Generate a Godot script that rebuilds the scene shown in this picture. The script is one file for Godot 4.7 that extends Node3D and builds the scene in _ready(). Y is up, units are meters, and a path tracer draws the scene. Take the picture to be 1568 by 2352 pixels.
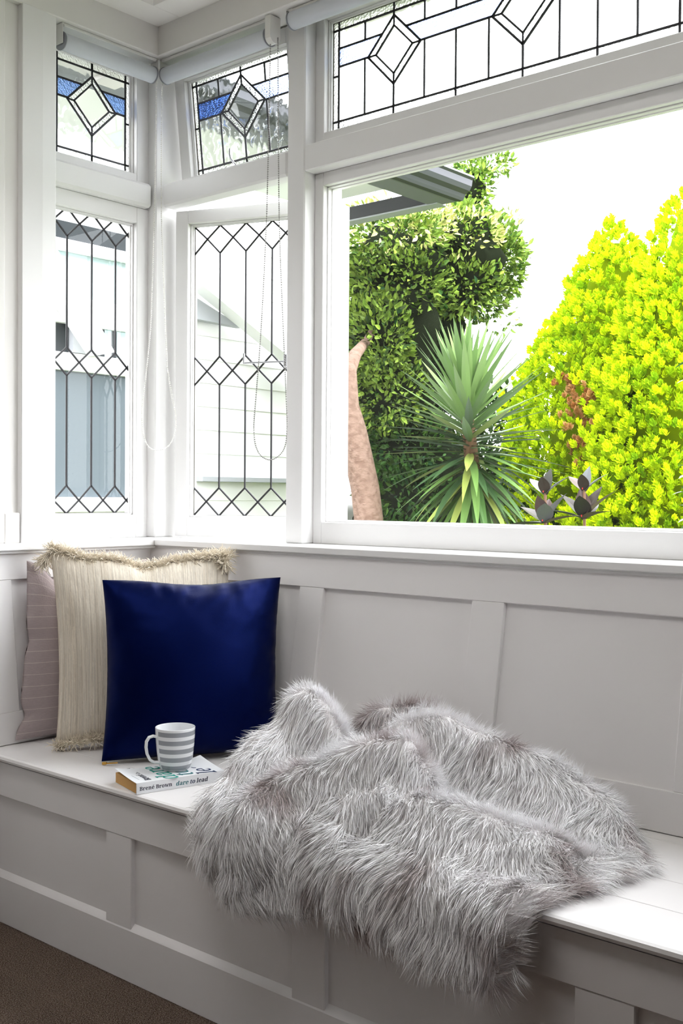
extends Node3D
# A painted bay-window seat with leadlight windows, cushions, a book and mug, a fur throw and a garden outside.
# Heights are measured from the eye; H lifts them so that the carpet is at y = 0.
const H := 1.1675
const SEAT := -0.7067        # top of the seat boards, from the eye
const SKIT := 0.16           # rake of the seat back
var M := {}
var used_names := {}


func P(x: float, y: float, z: float) -> Vector3:
	return Vector3(x, y + H, z)


# ---------------------------------------------------------------- naming
func numbered(called: String, under: Node) -> String:
	var key := str(under.get_instance_id()) + "/" + called
	var n: int = used_names.get(key, 0)
	used_names[key] = n + 1
	return called if n == 0 else "%s_%03d" % [called, n]


func tag(o: Node, label: String, category := "", group := "", kind := "") -> Node:
	if label: o.set_meta("label", label)
	if category: o.set_meta("category", category)
	if group: o.set_meta("group", group)
	if kind: o.set_meta("kind", kind)
	return o


func thing(called: String, at: Vector3, label: String, category: String, group := "", kind := "") -> Node3D:
	var o := Node3D.new()
	o.name = numbered(called, self)
	add_child(o)
	o.position = at
	tag(o, label, category, group, kind)
	return o


func node(called: String, under: Node3D, xf := Transform3D()) -> Node3D:
	var o := Node3D.new()
	o.name = numbered(called, under)
	under.add_child(o)
	o.transform = xf
	return o


func put(called: String, mesh: Mesh, m: Material, under: Node3D = null, xf := Transform3D()) -> MeshInstance3D:
	var o := MeshInstance3D.new()
	var parent: Node3D = under if under else self
	o.name = numbered(called, parent)
	o.mesh = mesh
	o.material_override = m
	parent.add_child(o)
	o.transform = xf
	return o


func obj(called: String, st: SurfaceTool, m: Material, under: Node3D = null, xf := Transform3D()) -> MeshInstance3D:
	return put(called, st.commit(), m, under, xf)


# ---------------------------------------------------------------- shapes
func mb() -> SurfaceTool:
	var st := SurfaceTool.new()
	st.begin(Mesh.PRIMITIVE_TRIANGLES)
	return st


func tri(st: SurfaceTool, a: Vector3, b: Vector3, c: Vector3, out: Vector3) -> void:
	var n := (b - a).cross(c - a)
	if n.dot(out) < 0.0:
		var t := b; b = c; c = t
		n = -n
	n = n.normalized()
	for v in [a, c, b]:
		st.set_normal(n)
		st.add_vertex(v)


func quad(st: SurfaceTool, a: Vector3, b: Vector3, c: Vector3, d: Vector3, out: Vector3) -> void:
	tri(st, a, b, c, out)
	tri(st, a, c, d, out)


# a box with chamfered edges; xf places it
func box(st: SurfaceTool, lo: Vector3, hi: Vector3, c := 0.002, xf := Transform3D()) -> void:
	var l := Vector3(minf(lo.x, hi.x), minf(lo.y, hi.y), minf(lo.z, hi.z))
	var h := Vector3(maxf(lo.x, hi.x), maxf(lo.y, hi.y), maxf(lo.z, hi.z))
	var mid := (l + h) / 2.0
	var e := (h - l) / 2.0
	c = minf(c, minf(e.x, minf(e.y, e.z)) * 0.45)
	var B := xf.basis
	var f := func(p: Vector3) -> Vector3: return xf * (mid + p)
	for ax in 3:
		var u := (ax + 1) % 3
		var v := (ax + 2) % 3
		for s in [-1.0, 1.0]:
			var q := []
			for k in [[-1, -1], [1, -1], [1, 1], [-1, 1]]:
				var p := Vector3()
				p[ax] = s * e[ax]; p[u] = k[0] * (e[u] - c); p[v] = k[1] * (e[v] - c)
				q.append(f.call(p))
			var n := Vector3(); n[ax] = s
			quad(st, q[0], q[1], q[2], q[3], B * n)
			for s2 in [-1.0, 1.0]:   # the edge between face (ax, s) and face (u, s2)
				var q2 := []
				for k in [[0, -1], [1, -1], [1, 1], [0, 1]]:
					var p := Vector3()
					p[ax] = s * (e[ax] - (c if k[0] else 0.0)); p[u] = s2 * (e[u] - (0.0 if k[0] else c)); p[v] = k[1] * (e[v] - c)
					q2.append(f.call(p))
				var n2 := Vector3(); n2[ax] = s; n2[u] = s2
				quad(st, q2[0], q2[1], q2[2], q2[3], B * n2)
	for sx in [-1.0, 1.0]:
		for sy in [-1.0, 1.0]:
			for sz in [-1.0, 1.0]:
				var s := Vector3(sx, sy, sz)
				tri(st, f.call(s * (e - Vector3(0, c, c))), f.call(s * (e - Vector3(c, 0, c))), f.call(s * (e - Vector3(c, c, 0))), B * s)


# a box in eye heights
func ebox(st: SurfaceTool, x0: float, x1: float, y0: float, y1: float, z0: float, z1: float, c := 0.002) -> void:
	box(st, P(x0, y0, z0), P(x1, y1, z1), c)


# a flat polygon pulled to a thickness along +z of xf
func prism(st: SurfaceTool, poly: PackedVector2Array, z0: float, z1: float, xf := Transform3D()) -> void:
	var ids := Geometry2D.triangulate_polygon(poly)
	var B := xf.basis
	for i in range(0, ids.size(), 3):
		for side in [[z1, 1.0], [z0, -1.0]]:
			var v := []
			for k in 3:
				var p := poly[ids[i + k]]
				v.append(xf * Vector3(p.x, p.y, side[0]))
			tri(st, v[0], v[1], v[2], B * Vector3(0, 0, side[1]))
	var turn := -1.0 if Geometry2D.is_polygon_clockwise(poly) else 1.0
	for i in poly.size():
		var a := poly[i]
		var b := poly[(i + 1) % poly.size()]
		var d := b - a
		quad(st, xf * Vector3(a.x, a.y, z0), xf * Vector3(b.x, b.y, z0), xf * Vector3(b.x, b.y, z1), xf * Vector3(a.x, a.y, z1), B * (Vector3(d.y, -d.x, 0) * turn))


# an indexed smooth grid: pts row by row; wrap joins the last column to the first
func grid_mesh(pts: PackedVector3Array, cols: int, rows: int, wrap := false, uvs := PackedVector2Array(), cap_ends := false, flip := false) -> ArrayMesh:
	var idx := PackedInt32Array()
	var nc := cols if wrap else cols - 1
	for r in rows - 1:
		for c in nc:
			var a := r * cols + c
			var b := r * cols + (c + 1) % cols
			var d := a + cols
			var e := b + cols
			if flip: idx.append_array([a, b, e, a, e, d])
			else: idx.append_array([a, e, b, a, d, e])
	if cap_ends:
		for r in [0, rows - 1]:
			var mid := Vector3()
			for c in cols: mid += pts[r * cols + c]
			mid /= cols
			var k := pts.size()
			pts.append(mid)
			if uvs.size(): uvs.append(uvs[r * cols])
			for c in cols:
				var a: int = r * cols + c
				var b: int = r * cols + (c + 1) % cols
				if (r == 0) != flip: idx.append_array([k, a, b])
				else: idx.append_array([k, b, a])
	var nrm := PackedVector3Array()
	nrm.resize(pts.size())
	for i in range(0, idx.size(), 3):
		var n := (pts[idx[i + 2]] - pts[idx[i]]).cross(pts[idx[i + 1]] - pts[idx[i]])
		for k in 3: nrm[idx[i + k]] += n
	for i in nrm.size(): nrm[i] = nrm[i].normalized()
	var arr := []
	arr.resize(Mesh.ARRAY_MAX)
	arr[Mesh.ARRAY_VERTEX] = pts
	arr[Mesh.ARRAY_NORMAL] = nrm
	arr[Mesh.ARRAY_INDEX] = idx
	if uvs.size(): arr[Mesh.ARRAY_TEX_UV] = uvs
	var m := ArrayMesh.new()
	m.add_surface_from_arrays(Mesh.PRIMITIVE_TRIANGLES, arr)
	return m


# a round bar along points
func tube(pts: PackedVector3Array, radii, sides := 10, cap := true) -> ArrayMesh:
	var v := PackedVector3Array()
	var up := Vector3.UP
	for i in pts.size():
		var d := (pts[mini(i + 1, pts.size() - 1)] - pts[maxi(i - 1, 0)]).normalized()
		if i == 0: up = Vector3.UP if absf(d.y) < 0.9 else Vector3.RIGHT
		var x := d.cross(up).normalized()
		up = x.cross(d).normalized()
		var r: float = radii if radii is float else radii[i]
		for k in sides:
			var a := TAU * k / sides
			v.append(pts[i] + (x * cos(a) + up * sin(a)) * r)
	return grid_mesh(v, sides, pts.size(), true, PackedVector2Array(), cap)


func lathe(profile: PackedVector2Array, sides := 40) -> ArrayMesh:
	var v := PackedVector3Array()
	var uv := PackedVector2Array()
	for i in profile.size():
		for k in sides + 1:
			var a := TAU * k / sides
			v.append(Vector3(cos(a) * profile[i].x, profile[i].y, sin(a) * profile[i].x))
			uv.append(Vector2(float(k) / sides, profile[i].y))
	return grid_mesh(v, sides + 1, profile.size(), false, uv, false, true)


func smooth(a: float, b: float, x: float) -> float:
	var t := clampf((x - a) / (b - a), 0.0, 1.0)
	return t * t * (3.0 - 2.0 * t)


func curve_at(pts: Array, x: float) -> float:   # piecewise smooth lookup in [[x, y], ...]
	if x <= pts[0][0]: return pts[0][1]
	for i in pts.size() - 1:
		if x <= pts[i + 1][0]:
			return lerpf(pts[i][1], pts[i + 1][1], smooth(pts[i][0], pts[i + 1][0], x))
	return pts[-1][1]


# ---------------------------------------------------------------- materials
func noise_tex(freq: float, size := 512, octaves := 4, as_normal := false, bump := 4.0, ramp: Gradient = null, seed_ := 1, kind := FastNoiseLite.TYPE_SIMPLEX_SMOOTH) -> NoiseTexture2D:
	var n := FastNoiseLite.new()
	n.noise_type = kind
	n.frequency = freq
	n.fractal_octaves = octaves
	n.seed = seed_
	var t := NoiseTexture2D.new()
	t.width = size; t.height = size
	t.seamless = true
	t.noise = n
	t.as_normal_map = as_normal
	t.bump_strength = bump
	if ramp: t.color_ramp = ramp
	return t


func ramp(a: Color, b: Color, lo := 0.3, hi := 0.7) -> Gradient:
	var g := Gradient.new()
	g.offsets = PackedFloat32Array([lo, hi])
	g.colors = PackedColorArray([a, b])
	return g


func mat(c: Color, rough := 0.6, metal := 0.0, spec := 0.5) -> StandardMaterial3D:
	var m := StandardMaterial3D.new()
	m.albedo_color = c
	m.roughness = rough
	m.metallic = metal
	m.metallic_specular = spec
	return m


func relief(m: StandardMaterial3D, t: Texture2D, cm: float, scale := 0.0) -> StandardMaterial3D:
	m.heightmap_enabled = true
	m.heightmap_texture = t
	m.heightmap_scale = cm
	if scale > 0.0:
		m.uv1_triplanar = true
		m.uv1_scale = Vector3.ONE * scale
	return m


func pane_mat(c: Color, a: float) -> StandardMaterial3D:
	var m := mat(c, 0.02)
	m.transparency = BaseMaterial3D.TRANSPARENCY_ALPHA
	m.albedo_color.a = a
	return m


func bumpy_glass(c: Color, rough: float, t: Texture2D, cm: float, scale: float) -> StandardMaterial3D:
	var m := mat(c, rough)
	m.albedo_color.a = 0.0
	m.refraction_enabled = true
	m.refraction_scale = 0.05
	return relief(m, t, cm, scale)


func materials() -> void:
	M.paint = mat(Color(0.925, 0.92, 0.917), 0.42)
	M.wall = mat(Color(0.915, 0.905, 0.892), 0.55)
	M.bench = mat(Color(0.915, 0.902, 0.90), 0.38)
	M.ceiling = mat(Color(0.94, 0.93, 0.915), 0.8)
	M.outside_paint = mat(Color(0.94, 0.94, 0.935), 0.5)
	M.room = mat(Color(0.45, 0.43, 0.42), 0.9, 0.0, 0.2)
	M.seam = mat(Color(0.25, 0.24, 0.23), 0.9)
	M.lead = mat(Color(0.19, 0.185, 0.20), 0.45, 0.35)
	M.putty = mat(Color(0.30, 0.28, 0.25), 0.9)
	M.clear = pane_mat(Color(0.95, 0.98, 0.97), 0.004)
	M.clear.metallic_specular = 0.3
	var ripple := noise_tex(0.012, 512, 2, false, 4.0, null, 8)
	var hammer := noise_tex(0.045, 512, 1, false, 4.0, null, 9, FastNoiseLite.TYPE_CELLULAR)
	M.ripple = bumpy_glass(Color(0.97, 0.975, 0.97), 0.02, ripple, 0.5, 2.6)
	M.hammer = bumpy_glass(Color(0.97, 0.975, 0.97), 0.03, hammer, 0.22, 6.0)
	M.seedy = pane_mat(Color(0.96, 0.96, 0.94), 0.05)
	M.blue_pale = bumpy_glass(Color(0.62, 0.71, 0.93), 0.03, hammer, 0.22, 6.0)
	M.blue = bumpy_glass(Color(0.50, 0.63, 0.90), 0.03, hammer, 0.22, 6.0)
	M.blue_deep = bumpy_glass(Color(0.33, 0.48, 0.83), 0.03, hammer, 0.22, 6.0)
	M.bevel = pane_mat(Color(0.95, 0.97, 0.97), 0.02)
	M.steel = mat(Color(0.80, 0.80, 0.82), 0.3, 0.9)
	M.blind = mat(Color(0.83, 0.845, 0.87), 0.7)
	M.blind_cap = mat(Color(0.62, 0.63, 0.66), 0.5)
	M.plastic = mat(Color(0.90, 0.895, 0.88), 0.35)
	M.dark = mat(Color(0.06, 0.06, 0.06), 0.6)
	M.bead = mat(Color(0.93, 0.92, 0.90), 0.3)
	M.bead_metal = mat(Color(0.62, 0.61, 0.60), 0.35, 0.4)
	var pile := noise_tex(0.18, 512, 2, false, 4.0, null, 21)
	M.carpet = relief(mat(Color(0.64, 0.575, 0.53), 0.95, 0.0, 0.2), pile, 0.9, 3.0)
	M.carpet.albedo_texture = noise_tex(0.16, 512, 3, false, 4.0, ramp(Color(0.55, 0.50, 0.46), Color(1, 1, 1), 0.25, 0.7), 22)


# many small pieces as one real mesh: tm = triangles of the piece (Array of Vector3), tc = its colours or empty
func scatter(tm: PackedVector3Array, tc: PackedColorArray, xf: Array, cols: Array, normals := PackedVector3Array()) -> ArrayMesh:
	var idx_of := {}
	var uniq := PackedVector3Array()
	var ucol := PackedColorArray()
	var tidx := PackedInt32Array()
	for i in tm.size():
		var key := [tm[i].snapped(Vector3.ONE * 1e-5), tc[i] if tc.size() else Color.WHITE]
		if not idx_of.has(key):
			idx_of[key] = uniq.size()
			uniq.append(tm[i])
			ucol.append(tc[i] if tc.size() else Color.WHITE)
		tidx.append(idx_of[key])
	var n := uniq.size()
	var v := PackedVector3Array()
	var c := PackedColorArray()
	var nv := PackedVector3Array()
	var one := PackedVector3Array()
	one.resize(n)
	var idx := PackedInt32Array()
	idx.resize(tidx.size() * xf.size())
	var at := 0
	var shades := {}
	for k in xf.size():
		var t: Transform3D = xf[k]
		v.append_array(t * uniq)
		var base: Color = cols[k]
		var q := Color(snappedf(base.r, 0.02), snappedf(base.g, 0.02), snappedf(base.b, 0.01))
		if not shades.has(q):
			var sc := PackedColorArray()
			for u in ucol: sc.append(u * q)
			shades[q] = sc
		c.append_array(shades[q])
		if normals.size():
			one.fill(normals[k])
			nv.append_array(one)
		var o := k * n
		for i in tidx:
			idx[at] = i + o
			at += 1
	var arr := []
	arr.resize(Mesh.ARRAY_MAX)
	arr[Mesh.ARRAY_VERTEX] = v
	arr[Mesh.ARRAY_COLOR] = c
	if normals.size(): arr[Mesh.ARRAY_NORMAL] = nv
	arr[Mesh.ARRAY_INDEX] = idx
	var m := ArrayMesh.new()
	m.add_surface_from_arrays(Mesh.PRIMITIVE_TRIANGLES, arr, [], {}, 0)
	return m


func _ready() -> void:
	# ---- camera
	var cam := Camera3D.new()
	cam.name = "camera"
	cam.keep_aspect = Camera3D.KEEP_HEIGHT
	cam.fov = rad_to_deg(2.0 * atan(1176.0 / 2521.62))
	cam.near = 0.02
	cam.far = 300.0
	cam.position = P(0, 0, 0)
	cam.basis = Basis.from_euler(Vector3(-0.01573283, 0.71335893, 0.00662578), EULER_ORDER_YXZ)
	add_child(cam)
	cam.current = true
	# ---- sky: bright even overcast
	var sky := ProceduralSkyMaterial.new()
	sky.sky_top_color = Color(0.97, 0.985, 1.0)
	sky.sky_horizon_color = Color(0.985, 0.99, 1.0)
	sky.ground_horizon_color = Color(0.62, 0.64, 0.60)
	sky.ground_bottom_color = Color(0.42, 0.44, 0.38)
	sky.sky_energy_multiplier = 2.7
	sky.ground_energy_multiplier = 1.0
	var env := Environment.new()
	env.background_mode = Environment.BG_SKY
	env.sky = Sky.new()
	env.sky.sky_material = sky
	env.tonemap_mode = Environment.TONE_MAPPER_LINEAR
	env.tonemap_exposure = 1.03
	env.sdfgi_enabled = true
	env.ssao_enabled = true
	env.ssil_enabled = true
	var we := WorldEnvironment.new()
	we.name = "world"
	we.environment = env
	add_child(we)
	materials()
	shell()
	added_fill_light()
	windows()
	window_seat()
	blinds()
	cushions()
	book_and_mug()
	throw()
	outside()


# ================================================================ the room
func struct(called: String, st: SurfaceTool, m: Material, label: String, category: String) -> MeshInstance3D:
	var o := obj(called, st, m)
	tag(o, label, category, "", "structure")
	return o


func shell() -> void:
	var st := mb()
	box(st, Vector3(-3.1, -0.2, -2.55), Vector3(2.75, 0.0, 2.95), 0.001)
	struct("floor", st, M.carpet, "brown speckled carpet in front of the window seat", "floor")
	# ceiling: a low border round a recessed field with bevelled sides
	st = mb()
	var cy := 1.4875
	ebox(st, -3.1, -2.648, cy, cy + 0.25, -2.55, 2.95, 0.001)
	ebox(st, -2.648, 2.75, cy, cy + 0.25, -2.55, -2.1677, 0.001)
	ebox(st, -2.648, 2.75, cy + 0.075, cy + 0.25, -2.1677, 2.95, 0.001)
	quad(st, P(-2.648, cy, -2.1677), P(-2.648, cy, 2.9), P(-2.60, cy + 0.076, 2.9), P(-2.60, cy + 0.076, -2.12), Vector3(1, -0.6, 0))
	quad(st, P(-2.648, cy, -2.1677), P(2.7, cy, -2.1677), P(2.7, cy + 0.076, -2.12), P(-2.60, cy + 0.076, -2.12), Vector3(0, -0.6, 1))
	struct("ceiling", st, M.ceiling, "off-white ceiling with a recessed field above the bay", "ceiling")
	# back wall below the sill and above the window heads
	st = mb()
	ebox(st, -3.1, -0.02, -1.1675, -0.1665, -2.55, -2.30, 0.001)
	ebox(st, -3.1, -0.02, 1.394, 1.66, -2.37, -2.275, 0.003)
	ebox(st, -3.1, -0.02, 1.412, 1.66, -2.55, -2.37, 0.001)
	struct("wall_back", st, M.wall, "painted back wall of the bay with a deep head board over the windows", "wall")
	st = mb()
	ebox(st, -3.1, -2.80, -1.1675, -0.1665, -2.30, -1.55, 0.001)
	ebox(st, -2.85, -2.755, 1.394, 1.66, -2.28, -1.55, 0.003)
	ebox(st, -3.1, -2.85, 1.412, 1.66, -2.30, -1.55, 0.001)
	ebox(st, -3.1, -2.776, -1.1675, 1.66, -1.90, 2.95, 0.001)
	var wl := struct("wall_left", st, M.wall, "painted left wall of the bay with a tall recessed panel beside the post", "wall")
	st = mb()
	ebox(st, -2.78, -2.758, -0.1445, 1.394, -1.7289, -1.56, 0.003)
	obj("stile", st, M.wall, wl)
	st = mb()
	ebox(st, -2.78, -2.758, -0.1445, -0.058, -1.779, -1.7289, 0.003)
	obj("rail", st, M.wall, wl)
	st = mb()
	ebox(st, -0.246, -0.02, -1.1675, -0.1665, -2.30, -1.2, 0.001)
	ebox(st, -0.246, -0.02, 1.394, 1.66, -2.28, -1.2, 0.001)
	ebox(st, -0.246, -0.02, -1.1675, 1.66, -1.90, -1.2, 0.001)
	ebox(st, -0.246, 2.75, -1.1675, 1.66, -1.35, -1.2, 0.001)
	ebox(st, 2.6, 2.75, -1.1675, -0.75, -1.35, 2.95, 0.001)
	ebox(st, 2.6, 2.75, 1.25, 1.66, -1.35, 2.95, 0.001)
	ebox(st, 2.6, 2.75, -0.75, 1.25, -1.35, 0.25, 0.001)
	ebox(st, 2.6, 2.75, -0.75, 1.25, 0.65, 2.95, 0.001)
	struct("wall_right", st, M.room, "painted wall on the right side of the room, out of view", "wall")
	st = mb()
	ebox(st, -3.1, 2.75, -1.1675, 1.66, 2.8, 2.95, 0.001)
	struct("wall_rear", st, M.room, "plain wall behind the viewer", "wall")
	st = mb()   # unseen roof slab; its right eave is added to block sun
	ebox(st, -3.1, 3.4, 1.742, 1.80, -2.58, 3.3, 0.002)
	ebox(st, -0.02, 0.75, 1.66, 1.80, -2.58, -1.36, 0.002)
	struct("roof", st, M.outside_paint, "unseen flat roof slab with an eave added on the right to block sun", "roof")
	# ---- posts, transoms and sills: the white joinery that frames the windows
	st = mb()
	var up := Transform3D(Basis(Vector3(1, 0, 0), Vector3(0, 0, -1), Vector3(0, 1, 0)), Vector3.ZERO)   # polygon (x, -z) pulled upwards
	prism(st, PackedVector2Array([Vector2(-2.755, 1.783), Vector2(-2.757, 1.781), Vector2(-2.98, 1.781), Vector2(-2.98, 1.90), Vector2(-2.7635, 1.90), Vector2(-2.7615, 1.897), Vector2(-2.7555, 1.853), Vector2(-2.755, 1.849)]), H - 0.1445, H + 1.396, up)
	struct("trim_1", st, M.paint, "wide white post at the left end of the bay, in front of the first window", "post")
	st = mb()
	ebox(st, -2.96, -2.835, -0.1445, 1.412, -2.52, -2.335, 0.004)
	struct("trim_2", st, M.paint, "square white post in the inside corner of the bay", "post")
	for a in [[-2.2549, -2.1849, "trim_3", "white post between the narrow window and the picture window"], [-0.816, -0.746, "trim_4", "white post at the right end of the picture window, out of view"]]:
		st = mb()
		ebox(st, a[0], a[1], -0.1445, 1.396, -2.52, -2.35, 0.004)
		struct(a[2], st, M.paint, a[3], "post")
	for a in [[-2.8215, -2.2549, "trim_5", "white transom bar across the narrow back window"], [-2.1849, -0.816, "trim_6", "long white transom bar under the wide leadlight"]]:
		st = mb()
		ebox(st, a[0], a[1], 0.940, 1.0155, -2.41, -2.35, 0.007 if a[0] < -2.5 else 0.003)
		struct(a[2], st, M.paint, a[3], "transom")
	st = mb()
	box(st, P(-2.93, 0.938, -2.3283), P(-2.845, 1.0148, -1.90), 0.008)
	struct("trim_7", st, M.paint, "white transom bar across the left window with a rounded end", "transom")
	st = mb()
	ebox(st, -2.728, -0.26, -0.1655, -0.1445, -2.42, -2.245, 0.003)
	ebox(st, -2.728, -0.26, -0.1735, -0.1655, -2.42, -2.2585, 0.002)
	struct("trim_8", st, M.paint, "long white window sill over the seat back", "sill")
	st = mb()
	ebox(st, -2.93, -2.728, -0.1655, -0.1445, -2.42, -1.55, 0.003)
	ebox(st, -2.93, -2.7415, -0.1735, -0.1655, -2.30, -1.55, 0.002)
	struct("trim_9", st, M.paint, "short white sill under the left window", "sill")
	# outer stop that shows through the picture glass
	st = mb()
	ebox(st, -2.1849, -2.151, -0.085, 0.865, -2.515, -2.462, 0.002)
	struct("trim_10", st, M.outside_paint, "white outer jamb strip seen through the left edge of the picture window", "jamb")


func added_fill_light() -> void:
	# unseen panel light added in the ceiling recess to fill the room
	var at := P(-1.45, 1.5625, -0.72)
	var t := thing("added_fill_light", at, "unseen panel light added in the ceiling recess as fill for the room", "fill_lamp")
	var st := mb()
	box(st, Vector3(-0.66, -0.035, -0.36), Vector3(0.66, -0.0005, 0.36), 0.004)
	obj("frame", st, M.plastic, t)
	st = mb()
	box(st, Vector3(-0.63, -0.039, -0.33), Vector3(0.63, -0.0352, 0.33), 0.001)
	var glow := mat(Color(0.95, 0.95, 0.93), 0.6)
	glow.emission_enabled = true
	glow.emission = Color(1.0, 0.985, 0.98)
	glow.emission_energy_multiplier = 0.3
	obj("fill_panel", st, glow, t)
	var l := AreaLight3D.new()
	l.name = "fill_glow"
	l.area_size = Vector2(1.24, 0.64)
	l.light_color = Color(1.0, 0.985, 0.98)
	l.light_energy = 1.6
	l.area_range = 12.0
	l.area_attenuation = 2.0
	l.shadow_enabled = true
	t.add_child(l)
	l.position = Vector3(0, -0.042, 0)
	l.rotation = Vector3(-PI / 2, 0, 0)


# ================================================================ windows
# A sash in its own frame: u to the right, v up, w towards the room; o = outer edges, i = opening [u0, u1, v0, v1]
func sash(called: String, win: Node3D, xf: Transform3D, o: Array, i: Array, thick := 0.06, glass := 0.04) -> MeshInstance3D:
	var st := mb()
	for s in [[o[0], i[0], o[2], o[3]], [i[1], o[1], o[2], o[3]], [i[0], i[1], o[2], i[2]], [i[0], i[1], i[3], o[3]]]:
		box(st, Vector3(s[0], s[2], -thick), Vector3(s[1], s[3], 0), 0.002)
	for k in [[0.004, 0.018, glass - 0.004], [0.0065, glass - 0.013, glass - 0.004]]:     # glazing bead, stepped
		var b: float = k[0]
		for s in [[i[0], i[0] + b, i[2], i[3]], [i[1] - b, i[1], i[2], i[3]], [i[0], i[1], i[2], i[2] + b], [i[0], i[1], i[3] - b, i[3]]]:
			box(st, Vector3(s[0], s[2], -k[2]), Vector3(s[1], s[3], -k[1]), 0.0012)
	return obj(called, st, M.paint, win, xf)


func lead(under: Node3D, a: Vector2, b: Vector2, width: float, w: float, called := "lead_came", m: Material = null) -> void:
	if a.distance_to(b) < 0.002: return
	var st := mb()
	var d := (b - a).normalized()
	var n := Vector2(-d.y, d.x) * width / 2.0
	var ext := d * width * 0.25
	a -= ext; b += ext
	var prof := [[-1.0, 0.001], [-0.62, 0.0032], [0.62, 0.0032], [1.0, 0.001], [1.0, -0.001], [0.62, -0.0032], [-0.62, -0.0032], [-1.0, -0.001]]
	for k in 8:
		var p: Array = prof[k]
		var q: Array = prof[(k + 1) % 8]
		var pa: Vector2 = a + n * p[0]
		var pb: Vector2 = b + n * p[0]
		var qa: Vector2 = a + n * q[0]
		var qb: Vector2 = b + n * q[0]
		var mid: Vector2 = n * (p[0] + q[0])
		quad(st, Vector3(pa.x, pa.y, w + p[1]), Vector3(pb.x, pb.y, w + p[1]), Vector3(qb.x, qb.y, w + q[1]), Vector3(qa.x, qa.y, w + q[1]), Vector3(mid.x, mid.y, (p[1] + q[1]) * 2.0))
	obj(called, st, m if m else M.lead, under)


func pane(under: Node3D, poly: PackedVector2Array, w: float, m: Material, label := "", thick := 0.0025) -> void:
	if poly.size() < 3: return
	var st := mb()
	if (m as StandardMaterial3D).refraction_enabled:
		prism(st, poly, w - thick / 2.0, w + thick / 2.0)
	else:   # clear glass is drawn as one sheet
		var ids := Geometry2D.triangulate_polygon(poly)
		for i in range(0, ids.size(), 3):
			var v := []
			for k in 3: v.append(Vector3(poly[ids[i + k]].x, poly[ids[i + k]].y, w))
			tri(st, v[0], v[1], v[2], Vector3(0, 0, 1))
	var o := obj("pane", st, m, under)
	if label: tag(o, label)


func rect(u0: float, u1: float, v0: float, v1: float) -> PackedVector2Array:
	return PackedVector2Array([Vector2(u0, v0), Vector2(u1, v0), Vector2(u1, v1), Vector2(u0, v1)])


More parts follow.
